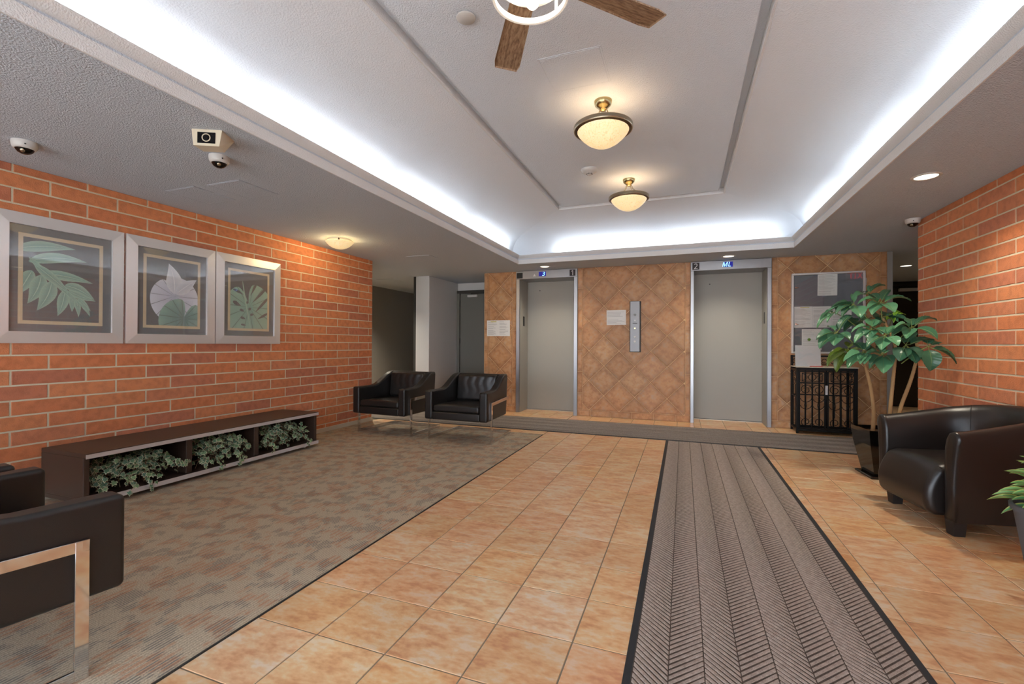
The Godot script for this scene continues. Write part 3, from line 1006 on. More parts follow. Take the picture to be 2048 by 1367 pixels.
func tub_chair() -> void:
	var c := thing("tub_chair", "dark brown leather tub chair against the brick wall beside the tall potted tree", "armchair", P(1.835, 0.0, 4.036), deg_to_rad(-80.2))
	# wrap-round back: path in plan with its outward direction
	var path := []
	var hw := 0.325
	var zc := -0.03
	for i in 7:
		path.append([Vector2(-hw - 0.02 * (1.0 - i / 6.0), lerpf(0.31, zc, i / 6.0)), Vector2(-1, 0)])
	for i in range(1, 20):
		var t := PI * i / 20.0
		path.append([Vector2(-hw * cos(t), zc - 0.285 * sin(t)), Vector2(-cos(t), -sin(t))])
	for i in 7:
		path.append([Vector2(hw + 0.02 * (i / 6.0), lerpf(zc, 0.31, i / 6.0)), Vector2(1, 0)])
	var n := path.size()
	var rings := []
	for i in n:
		var u := float(i) / (n - 1)
		var back := pow(sin(PI * u), 1.3)
		var h := 0.665 + 0.125 * back
		var flare := 0.035
		var sec := [[-0.045, 0.10], [-0.047, 0.30], [-0.050, 0.45], [-0.045, h - 0.10], [-0.028, h - 0.045], [-0.008, h - 0.015], [0.018, h - 0.002], [0.045, h - 0.006], [0.066, h - 0.024], [0.073, h - 0.05], [0.066, h - 0.085], [0.052, h - 0.16], [0.042, h - 0.26], [0.038, 0.30], [0.036, 0.10]]
		var ring := []
		for q in sec:
			var p: Vector2 = path[i][0] + path[i][1] * (q[0] if q[0] > 0 else q[0] * (1.0 + 0.5 * back))
			ring.append(Vector3(p.x, q[1], p.y))
		rings.append(ring)
	var st := mk()
	st.set_smooth_group(0)
	var m: int = rings[0].size()
	for i in n - 1:
		for k in m - 1:
			Q(st, rings[i][k], rings[i][k + 1], rings[i + 1][k + 1], rings[i + 1][k])
	st.set_smooth_group(-1)
	for i in n - 1:
		Q(st, rings[i][m - 1], rings[i][0], rings[i + 1][0], rings[i + 1][m - 1])
	obj("wraparound_back", st, M.leather_brown, c)
	# padded arm fronts, a little proud
	for s in [0, n - 1]:
		var fr := mk()
		fr.set_smooth_group(0)
		var mid := Vector3.ZERO
		for p in rings[s]:
			mid += p / m
		var rows := []
		for lev in [[1.0, 0.0], [1.01, 0.008], [0.95, 0.02], [0.78, 0.028], [0.4, 0.031]]:
			var row := []
			for p in rings[s]:
				var q: Vector3 = mid + (p - mid) * Vector3(lev[0], lerpf(1.0, lev[0], 0.35), 1.0)
				q.z = p.z + lev[1]
				row.append(q)
			rows.append(row)
		for a in rows.size() - 1:
			for k in m:
				var k2 := (k + 1) % m
				var hint: Vector3 = ((rows[a][k] + rows[a][k2]) / 2 - mid) * Vector3(1, 0.3, 0) * 0.5 + Vector3(0, 0, 0.15)
				face(fr, [rows[a][k], rows[a][k2], rows[a + 1][k2], rows[a + 1][k]], hint)
		fr.set_smooth_group(1)
		for k in range(m):
			face(fr, [rows[4][k], rows[4][(k + 1) % m], mid + Vector3(0, 0, rows[4][0].z - mid.z)], Vector3(0, 0, 1))
		obj("arm_front", fr, M.leather_brown, c)
	# back seams
	for u in [0.33, 0.67]:
		var i := int(u * (n - 1))
		var seam := []
		for k in range(2, 8):
			seam.append(rings[i][k] + Vector3(-path[i][1].x, 0, -path[i][1].y) * 0.0006)
		var ss := mk()
		tube(ss, seam, 0.0022, 6)
		obj("seam", ss, M.black, c)
	st = mk()
	var swell := func(p: Vector3) -> Vector3:
		var f := clampf((p.y - 0.10) / 0.33, 0, 1)
		if p.z > 0.0:
			p.z += (0.075 * sin(PI * clampf(f * 0.85 + 0.15, 0, 1)) - 0.02 * f) * clampf(p.z / 0.30, 0, 1)
		if p.y > 0.33:
			p.y += 0.018 * (1.0 - pow(absf(p.x) / 0.28, 2.0))
		return p
	soft(st, Vector3(0, 0.262, 0.03), Vector3(0.548, 0.325, 0.64), 0.045, swell, 5, 8)
	obj("seat", st, M.leather_brown, c)
	var w := mk()
	var pip := []
	for i in 13:
		pip.append(swell.call(Vector3(lerpf(-0.262, 0.262, i / 12.0), 0.405, 0.325)) + Vector3(0, 0.004, 0.004))
	tube(w, pip, 0.0032, 6)
	obj("piping", w, M.leather_brown, c)
	for q in [[-0.30, 0.27], [0.30, 0.27], [-0.24, -0.21], [0.24, -0.21]]:
		var lg := mk()
		lg.set_smooth_group(-1)
		var a := 0.040
		var b := 0.031
		for k in 4:
			var e: Array = [[-1, -1], [1, -1], [1, 1], [-1, 1]]
			var p: Array = e[k]
			var r: Array = e[(k + 1) % 4]
			face(lg, [Vector3(q[0] + p[0] * b, 0, q[1] + p[1] * b), Vector3(q[0] + r[0] * b, 0, q[1] + r[1] * b), Vector3(q[0] + r[0] * a, 0.12, q[1] + r[1] * a), Vector3(q[0] + p[0] * a, 0.12, q[1] + p[1] * a)], Vector3(p[0] + r[0], 0, p[1] + r[1]))
		face(lg, [Vector3(q[0] - b, 0, q[1] - b), Vector3(q[0] + b, 0, q[1] - b), Vector3(q[0] + b, 0, q[1] + b), Vector3(q[0] - b, 0, q[1] + b)], Vector3.DOWN)
		obj("leg", lg, M.wenge_in, c)

# ---------------------------------------------------------------- bench with ivy
func build_bench() -> void:
	var b := thing("low_bench", "long low dark wood bench with three open bays of ivy along the brick wall", "bench", P(0, 0, 0))
	var x0 := -4.488
	var x1 := -3.935
	var d0 := 1.945
	var d1 := 4.13
	slab("top", x0, x1 - 0.004, 0.372, 0.402, d0, d1, M.wenge, b, 0.003)
	slab("bottom_board", x0, x1 - 0.004, 0.040, 0.074, d0, d1, M.wenge, b, 0.003)
	slab("end_panel", x0, x1 - 0.03, 0.074, 0.372, d0, d0 + 0.036, M.wenge, b, 0.003)
	slab("end_panel", x0, x1 - 0.03, 0.074, 0.372, d1 - 0.036, d1, M.wenge, b, 0.003)
	for d in [2.695, 3.355]:
		slab("divider", x0 + 0.02, x1 - 0.05, 0.074, 0.372, d - 0.026, d + 0.026, M.wenge, b, 0.003)
	slab("back_panel", x0, x0 + 0.012, 0.074, 0.372, d0 + 0.036, d1 - 0.036, M.wenge_in, b)
	slab("metal_strip", x1 - 0.004, x1, 0.366, 0.396, d0, d1, M.alu, b, 0.001)
	slab("metal_strip", x1 - 0.004, x1, 0.040, 0.076, d0, d1, M.alu, b, 0.001)
	for p in [[-4.02, 4.0], [-4.40, 4.0], [-4.02, 2.08], [-4.40, 2.08]]:
		var st := mk()
		tube(st, [P(p[0] - 0.012, 0.0235, p[1]), P(p[0] + 0.012, 0.0235, p[1])], 0.017, 14)
		bx(st, P(p[0], 0.036, p[1]), Vector3(0.028, 0.008, 0.03), 0.002)
		obj("caster", st, M.white, b)
	ivy_leaves()
	ivy("lush variegated ivy spilling over the rail from the bench bay closest to the camera", 2.0, 2.64, 270, [[2.22, 0.05], [2.35, 0.03], [2.62, 0.16]])
	ivy("variegated ivy with trailing tips hanging from the middle bay of the bench", 2.74, 3.31, 250, [[2.80, 0.10], [2.93, 0.03], [3.12, 0.03], [3.14, 0.05]])
	ivy("variegated ivy heaped in the bench bay farthest along, nearest the elevators", 3.41, 4.05, 250, [[3.95, 0.05], [3.50, 0.07]])

var ivy_mesh := []

func ivy_leaves() -> void:
	# five-lobed leaf, green heart and cream rim
	for v in 3:
		var st := mk()
		st.set_smooth_group(-1)
		var rim := []
		var heart := []
		var green: Color = [Color(0.09, 0.19, 0.10), Color(0.14, 0.26, 0.12), Color(0.07, 0.16, 0.10)][v]
		var cream := Color(0.80, 0.78, 0.56)
		for q in [[0, -0.15], [0.28, -0.32], [0.62, -0.10], [0.42, 0.16], [0.66, 0.46], [0.28, 0.46], [0, 1.0], [-0.28, 0.46], [-0.66, 0.46], [-0.42, 0.16], [-0.62, -0.10], [-0.28, -0.32]]:
			var bow: float = 0.12 * q[0] * q[0] * 2.0 + 0.14 * maxf(q[1], 0.0) * maxf(q[1], 0.0)
			rim.append(Vector3(q[0], -bow, q[1]))
			heart.append(Vector3(q[0] * 0.74, 0.012 - bow * 0.5, q[1] * 0.76))
		var mid := Vector3(0, 0.03, 0.12)
		for i in rim.size():
			var j := (i + 1) % rim.size()
			for t in [[mid, heart[i], heart[j], green, green, green], [heart[i], rim[i], rim[j], green, cream, cream], [heart[i], rim[j], heart[j], green, cream, green]]:
				st.set_color(t[3]); st.add_vertex(t[0])
				st.set_color(t[4]); st.add_vertex(t[1])
				st.set_color(t[5]); st.add_vertex(t[2])
		ivy_mesh.append(done(st))

func ivy(label: String, d0: float, d1: float, count: int, trails: Array) -> void:
	var o := thing("ivy_plant", label, "ivy", P(-4.15, 0.074, (d0 + d1) / 2), 0.0, "ivy in the bench bays")
	var org := o.position
	var mid := (d0 + d1) / 2
	var half := (d1 - d0) / 2
	var stems := mk()
	for k in count:
		var d := rnd(d0 + 0.04, d1 - 0.04)
		var f := 1.0 - pow(absf(d - mid) / half, 3.0)
		var x := lerpf(-4.36, -3.95, sqrt(rng.randf()))
		var top := 0.12 + 0.18 * f * (0.62 + 0.38 * (-x - 3.9) / 0.5) + rnd(-0.02, 0.02)
		var y := 0.095 + (top - 0.03) * sqrt(rng.randf()) 
		var s := rnd(0.024, 0.042)
		var nrm := Vector3(rnd(0.1, 1.2), rnd(0.2, 1.0), rnd(-0.6, 0.6)).normalized()
		var fwd := Vector3(rnd(-0.4, 1), rnd(-0.9, 0.3), rnd(-1, 1))
		fwd = (fwd - nrm * fwd.dot(nrm)).normalized()
		put("leaf", ivy_mesh[rng.randi() % 3], M.ivy, o, Transform3D(Basis(nrm.cross(fwd) * s, nrm * s, fwd * s), P(x, y, d) - org))
		if k % 5 == 0:
			var b := P(rnd(-4.35, -4.0), 0.09, clampf(d + rnd(-0.15, 0.15), d0 + 0.02, d1 - 0.02)) - org
			var e := P(x, y, d) - org
			tube(stems, [b, b.lerp(e, 0.5) + Vector3(0, 0.04, 0), e], 0.0022, 5)
	for t in trails:
		var prev := P(-4.05, 0.15, t[0] - 0.06)
		for i in 6:
			var u := (i + 1) / 6.0
			var p := P(lerpf(-4.0, -3.915, minf(1.0, u * 1.6)), lerpf(0.15, t[1] + 0.02, u) + 0.03 * sin(PI * u), t[0] + 0.02 * sin(i * 2.0))
			tube(stems, [prev - org, p - org], 0.002, 5)
			for q in 2:
				var s := rnd(0.020, 0.032)
				var nrm := Vector3(1, rnd(0.1, 0.8), rnd(-0.6, 0.6)).normalized()
				var fwd := Vector3(0.2, -1, rnd(-0.8, 0.8))
				fwd = (fwd - nrm * fwd.dot(nrm)).normalized()
				put("leaf", ivy_mesh[rng.randi() % 3], M.ivy, o, Transform3D(Basis(nrm.cross(fwd) * s, nrm * s, fwd * s), p - org + Vector3(0.01, rnd(-0.01, 0.015), rnd(-0.02, 0.02))))
			prev = p
	obj("stems", stems, M.stem, o)

# ---------------------------------------------------------------- framed prints
func blade(img: Image, p0: Vector2, p1: Vector2, p2: Vector2, wide: float, ca: Color, cb: Color, sharp := 1.0) -> void:
	var n := 260
	for i in n:
		var t := float(i) / (n - 1)
		var c := p0.lerp(p1, t).lerp(p1.lerp(p2, t), t)
		var dirv := (p1.lerp(p2, t) - p0.lerp(p1, t)).normalized()
		var nr := Vector2(-dirv.y, dirv.x)
		var w := wide * pow(sin(PI * clampf(pow(t, 0.75) * 0.98 + 0.02, 0, 1)), sharp)
		var m := int(w * 3) + 2
		for k in range(-m, m + 1):
			var f := float(k) / m
			var q := c + nr * f * w
			if q.x >= 0 and q.y >= 0 and q.x < img.get_width() and q.y < img.get_height():
				var shade := absf(f) * 0.6 + 0.25 * absf(sin(t * 40.0 + absf(f) * 5.0)) * absf(f)
				var col := ca.lerp(cb, clampf(shade, 0, 1))
				if absf(f) < 0.06:
					col = cb.lerp(Color(1, 1, 1), 0.15)
				img.set_pixel(int(q.x), int(q.y), col)

func heart(img: Image, c: Vector2, size: float, turn: float, ca: Color, cb: Color) -> void:
	for y in img.get_height():
		for x in img.get_width():
			var q := (Vector2(x, y) - c).rotated(-turn) / size
			var r := q.length()
			var a := atan2(q.x, q.y)                     # 0 at the tip
			var edge := 1.0 - 0.36 * pow(absf(a) / PI, 1.0) + 0.28 * exp(-pow(a / 0.32, 2.0)) - 0.55 * exp(-pow((PI - absf(a)) / 0.22, 2.0))
			if r < edge:
				var f := r / edge
				var vein := absf(fposmod(a * 2.2 + 0.5, 1.0) - 0.5)
				var col := ca.lerp(cb, clampf(f * 0.8 + vein * 0.3, 0, 1))
				if vein < 0.03 + 0.03 * (1.0 - f):
					col = col.darkened(0.35)
				img.set_pixel(x, y, col)

func art(k: int) -> ImageTexture:
	var w := 288
	var h := 376
	var img := Image.create(w, h, false, Image.FORMAT_RGB8)
	img.fill(Color(0.165, 0.148, 0.143))
	var pale := Color(0.68, 0.80, 0.70)
	var green := Color(0.42, 0.60, 0.53)
	if k == 0:
		# a fern frond from the upper left down to the lower right
		for q in [[-20, 60, 60, 20, 190, 26, 24], [20, 110, 110, 60, 235, 80, 24], [60, 160, 150, 150, 262, 182, 22], [30, 150, 10, 200, -20, 268, 28], [62, 165, 60, 230, 16, 300, 30], [100, 190, 96, 260, 48, 330, 30], [150, 225, 146, 290, 124, 350, 22], [150, 205, 205, 205, 268, 262, 24], [165, 228, 205, 252, 272, 268, 16], [175, 240, 180, 290, 178, 326, 12], [190, 262, 205, 300, 204, 350, 12], [200, 262, 225, 280, 252, 318, 11], [215, 290, 236, 300, 250, 346, 10], [20, 90, 110, 190, 240, 320, 13], [40, 120, 100, 170, 170, 240, 20]]:
			blade(img, Vector2(q[0], q[1]), Vector2(q[2], q[3]), Vector2(q[4], q[5]), q[6], green, pale)
	elif k == 1:
		heart(img, Vector2(150, 205), 165, -0.2, Color(0.70, 0.72, 0.80), Color(0.90, 0.91, 0.95))
		blade(img, Vector2(150, 190), Vector2(160, 110), Vector2(118, 20), 46, Color(0.80, 0.82, 0.86), Color(0.93, 0.94, 0.95))
		blade(img, Vector2(160, 190), Vector2(215, 140), Vector2(280, 95), 34, Color(0.78, 0.80, 0.85), Color(0.90, 0.92, 0.94))
		heart(img, Vector2(205, 330), 165, 0.3, Color(0.30, 0.45, 0.43), Color(0.56, 0.72, 0.64))
	else:
		heart(img, Vector2(140, 230), 235, -0.2, Color(0.44, 0.62, 0.54), Color(0.58, 0.74, 0.66))
		var dark := Color(0.165, 0.148, 0.143)
		# splits and holes in the blade
		for q in [[290, 70, 240, 130, 168, 196, 9], [300, 150, 240, 210, 190, 262, 9], [292, 262, 250, 290, 210, 306, 8], [210, 20, 190, 90, 150, 150, 8], [20, 120, 60, 130, 96, 150, 8], [20, 200, 45, 212, 78, 226, 12], [70, 250, 84, 254, 104, 262, 8], [76, 302, 96, 306, 112, 312, 8], [80, 350, 100, 352, 116, 356, 6], [118, 206, 128, 200, 132, 190, 7], [136, 250, 148, 240, 156, 236, 9], [150, 286, 164, 278, 176, 276, 8]]:
			blade(img, Vector2(q[0], q[1]), Vector2(q[2], q[3]), Vector2(q[4], q[5]), q[6], dark, dark)
		blade(img, Vector2(90, 60), Vector2(110, 200), Vector2(160, 400), 5, Color(0.62, 0.76, 0.68), Color(0.66, 0.78, 0.70))
	return ImageTexture.create_from_image(img)

func build_pictures() -> void:
	var lab := ["silver framed print of a pale fern frond, the picture closest to the camera", "silver framed print of a white and a green heart-shaped leaf, between the other two pictures", "silver framed print of a green split leaf with holes, the picture nearest the elevators"]
	for k in 3:
		var d0: float = [1.669, 2.482, 3.286][k]
		var d1: float = [2.466, 3.276, 4.080][k]
		var y0 := 1.183
		var y1 := 2.129
		var o := thing("framed_picture", lab[k], "picture", P(LX + 0.004, 0, 0), 0.0, "framed leaf prints on the brick wall")
		var X := 0.030                                   # frame face in front of the wall
		var fw := 0.086
		var q := func(d: float, y: float, x: float) -> Vector3: return Vector3(x, y, -d)
		var O := [[d0, y0], [d1, y0], [d1, y1], [d0, y1]]
		var I := [[d0 + fw, y0 + fw], [d1 - fw, y0 + fw], [d1 - fw, y1 - fw], [d0 + fw, y1 - fw]]
		for i in 4:
			var j := (i + 1) % 4
			var st := mk()
			st.set_smooth_group(-1)
			var o0: Array = O[i]
			var o1: Array = O[j]
			var i0: Array = I[i]
			var i1: Array = I[j]
			face(st, [q.call(o0[0], o0[1], X - 0.004), q.call(o1[0], o1[1], X - 0.004), q.call(i1[0], i1[1], X + 0.004), q.call(i0[0], i0[1], X + 0.004)], Vector3.RIGHT)
			var out := Vector3(0, -1, 0) if i == 0 else Vector3(0, 0, -1) if i == 1 else Vector3(0, 1, 0) if i == 2 else Vector3(0, 0, 1)
			face(st, [q.call(o0[0], o0[1], X - 0.004), q.call(o1[0], o1[1], X - 0.004), q.call(o1[0], o1[1], 0.002), q.call(o0[0], o0[1], 0.002)], out)
			face(st, [q.call(i0[0], i0[1], X + 0.004), q.call(i1[0], i1[1], X + 0.004), q.call(i1[0], i1[1], X - 0.016), q.call(i0[0], i0[1], X - 0.016)], -out)
			obj("frame_side", st, M.frame, o)
		var plate := func(called: String, m0: float, x: float, mm: Material, uv: bool) -> void:
			var st := mk()
			st.set_smooth_group(-1)
			var a: Vector3 = q.call(d0 + m0, y0 + m0, x)
			var b: Vector3 = q.call(d1 - m0, y0 + m0, x)
			var c: Vector3 = q.call(d1 - m0, y1 - m0, x)
			var e: Vector3 = q.call(d0 + m0, y1 - m0, x)
			QU(st, a, b, c, e)
			obj(called, st, mm, o)
		var grey := mat(Color(0.235, 0.235, 0.24), 0.8)
		var cream := mat(Color(0.84, 0.75, 0.58), 0.7)
		plate.call("mount", fw - 0.004, 0.008, grey, false)
		plate.call("cream_border", 0.142, 0.0095, cream, false)
		var pm := mat(Color(1, 1, 1), 0.8)
		pm.albedo_texture = art(k)
		plate.call("print", 0.168, 0.0105, pm, true)
		var g := mk()
		bx(g, P(0.0175, (y0 + y1) / 2, (d0 + d1) / 2), Vector3(0.003, y1 - y0 - 2 * fw + 0.004, d1 - d0 - 2 * fw + 0.004), 0.0005)
		obj("glass", g, M.glass, o)

# ---------------------------------------------------------------- notices, board, call panel
func page(seed: int, w: int, h: int, cols: int, mark := false, gap := 6) -> ImageTexture:
	var img := Image.create(w, h, false, Image.FORMAT_RGB8)
	img.fill(Color(0.90, 0.90, 0.89))
	var r := RandomNumberGenerator.new()
	r.seed = seed
	var cw := w / cols
	for c in cols:
		var y := 12
		while y < h - 10:
			if r.randf() < 0.82:
				var l := int((cw - 20) * r.randf_range(0.45, 1.0))
				img.fill_rect(Rect2i(c * cw + 10, y, l, 2), Color(0.62, 0.62, 0.63))
			y += gap
	if mark:
		img.fill_rect(Rect2i(cw / 3, 8, cw / 2, 6), Color(0.78, 0.72, 0.30))
	return ImageTexture.create_from_image(img)

func sheet(called: String, label: String, x0: float, x1: float, y0: float, y1: float, d: float, seed: int, cols := 1, mark := false, tilt := 0.0, gap := 6) -> Node3D:
	var o := thing(called, label, "paper", P((x0 + x1) / 2, (y0 + y1) / 2, d))
	o.rotation.z = tilt
	var m := mat(Color(1, 1, 1), 0.8)
	m.albedo_texture = page(seed, 200, int(200 * (y1 - y0) / (x1 - x0)), cols, mark, gap)
	var st := mk()
	st.set_smooth_group(0)
	var hx := (x1 - x0) / 2
	var hy := (y1 - y0) / 2
	var n := 8
	for i in n:                                   # slightly cockled, with a real edge
		for side in [1, -1]:
			var a := -hx + 2 * hx * i / n
			var b := -hx + 2 * hx * (i + 1) / n
			var za: float = 0.0015 * sin(i * 1.3 + seed) + 0.0003 * side + 0.002
			var zb: float = 0.0015 * sin((i + 1) * 1.3 + seed) + 0.0003 * side + 0.002
			var ua := float(i) / n
			var ub := float(i + 1) / n
			var p := [Vector3(a, -hy, za), Vector3(b, -hy, zb), Vector3(b, hy, zb), Vector3(a, hy, za)]
			if side == 1:
				TU(st, p[0], p[1], p[2], Vector2(ua, 1), Vector2(ub, 1), Vector2(ub, 0)); TU(st, p[0], p[2], p[3], Vector2(ua, 1), Vector2(ub, 0), Vector2(ua, 0))
			else:
				TU(st, p[0], p[2], p[1], Vector2.ZERO, Vector2.ZERO, Vector2.ZERO); TU(st, p[0], p[3], p[2], Vector2.ZERO, Vector2.ZERO, Vector2.ZERO)
	obj("page", st, m, o)
	return o

func build_notices() -> void:
	sheet("wall_notice", "white notice with a yellow highlighted line taped to the narrow tiled panel behind the armchairs", -3.318, -2.874, 1.336, 1.617, ED - 0.002, 3, 2, true)
	sheet("wall_notice", "creased white notice taped to the tiles beside the elevator call panel", -1.178, -0.867, 1.513, 1.756, ED - 0.002, 9, 1, false, 0.012, 9)
	# call panel
	var c := thing("call_panel", "tall brushed steel elevator call panel on the tiles between the two doors", "panel", P(-0.724, 1.485, ED))
	box("plate", Vector3(0, 0, 0.022), Vector3(0.155, 0.81, 0.040), M.panel, c, 0.006)
	box("back_box", Vector3(0.002, -0.004, 0.004), Vector3(0.178, 0.815, 0.012), M.dark_trim, c)
	for q in [[0.185, M.black, 0.02], [0.095, M.paper, 0.013], [-0.03, M.brass, 0.012], [-0.165, M.paper, 0.016], [-0.24, M.paper, 0.018]]:
		var st := mk()
		tube(st, [Vector3(0, q[0], 0.041), Vector3(0, q[0], 0.048)], q[2], 16)
		obj("button", st, q[1], c)
	var ring := mk()
	tube(ring, circle(Vector3(0, 0.185, 0.048), 0.012, 14), 0.003, 6, -1.0, true)
	obj("key_switch", ring, M.alu, c)
	box("engraved_line", Vector3(0, 0.05, 0.0425), Vector3(0.07, 0.012, 0.0012), M.dark_trim, c, 0.0003)
	# pin board
	var b := thing("notice_board", "grey felt notice board in a silver frame behind the tall plant", "notice board", P(1.881, 1.650, ED))
	box("felt", Vector3(0, 0, 0.025), Vector3(0.82, 1.08, 0.035), M.felt, b)
	for s in [-1, 1]:
		box("frame_rail", Vector3(0, s * 0.555, 0.033), Vector3(0.87, 0.026, 0.062), M.alu, b, 0.005)
		box("frame_rail", Vector3(s * 0.423, 0, 0.033), Vector3(0.028, 1.09, 0.062), M.alu, b, 0.005)
	var g := mk()
	bx(g, Vector3(0, 0, 0.056), Vector3(0.818, 1.084, 0.003), 0.0005)
	obj("cover_pane", g, M.pane, b)
	for y in [0.365, -0.155]:
		var st := mk()
		tube(st, [Vector3(-0.385, y, 0.057), Vector3(-0.385, y, 0.070)], 0.013, 14)
		bx(st, Vector3(-0.37, y - 0.004, 0.072), Vector3(0.03, 0.012, 0.006), 0.002)
		obj("lock", st, M.chrome, b)
	box("hinge", Vector3(0.443, 0.42, 0.035), Vector3(0.014, 0.10, 0.03), M.alu, b, 0.004)
	var d := ED - 0.045
	sheet("pinned_notice", "white letter pinned at the top of the notice board", 1.762, 1.996, 1.893, 2.195, d, 21, 1, false, -0.012, 7)
	sheet("pinned_notice", "two-column notice with a yellow mark pinned at the silver frame of the notice board", 1.478, 1.700, 1.447, 1.746, d, 22, 1, true)
	sheet("pinned_notice", "white notice pinned on the board beside the yellow-marked one, partly behind leaves", 1.702, 1.925, 1.447, 1.743, d, 23, 1)
	sheet("pinned_notice", "white notice pinned on the board behind the plant's topmost leaves", 1.927, 2.16, 1.430, 1.735, d, 24, 1)
	sheet("pinned_notice", "white flyer with a green ball pin low on the notice board", 1.572, 1.810, 1.130, 1.425, d, 25, 1, false, 0.0, 11)
	var pin := thing("ball_pin", "round green ball pin on the low flyer of the notice board", "pin", P(1.656, 1.278, ED - 0.057))
	var ps := mk()
	lathe(ps, [[0, -0.02], [0.011, -0.0165], [0.018, -0.008], [0.02, 0.0], [0.018, 0.008], [0.011, 0.0165], [0, 0.02]], 20)
	obj("ball", ps, M.green_pin, pin).position.z = 0.016

func circle(c: Vector3, r: float, n: int, a0 := 0.0, a1 := TAU, closed := true) -> Array:
	var pts := []
	for i in n:
		var a := lerpf(a0, a1, float(i) / (n if closed else n - 1))
		pts.append(c + Vector3(cos(a) * r, sin(a) * r, 0))
	return pts

# ---------------------------------------------------------------- wrought iron cabinet
func scroll(st: SurfaceTool, c: Vector3, r: float, a0: float, turns: float, rr := 0.0045) -> void:
	var pts := []
	for i in 26:
		var t := i / 25.0
		var a := a0 + turns * TAU * t
		pts.append(c + Vector3(cos(a), sin(a), 0) * r * (1.0 - 0.62 * t))
	tube(st, pts, rr, 6)

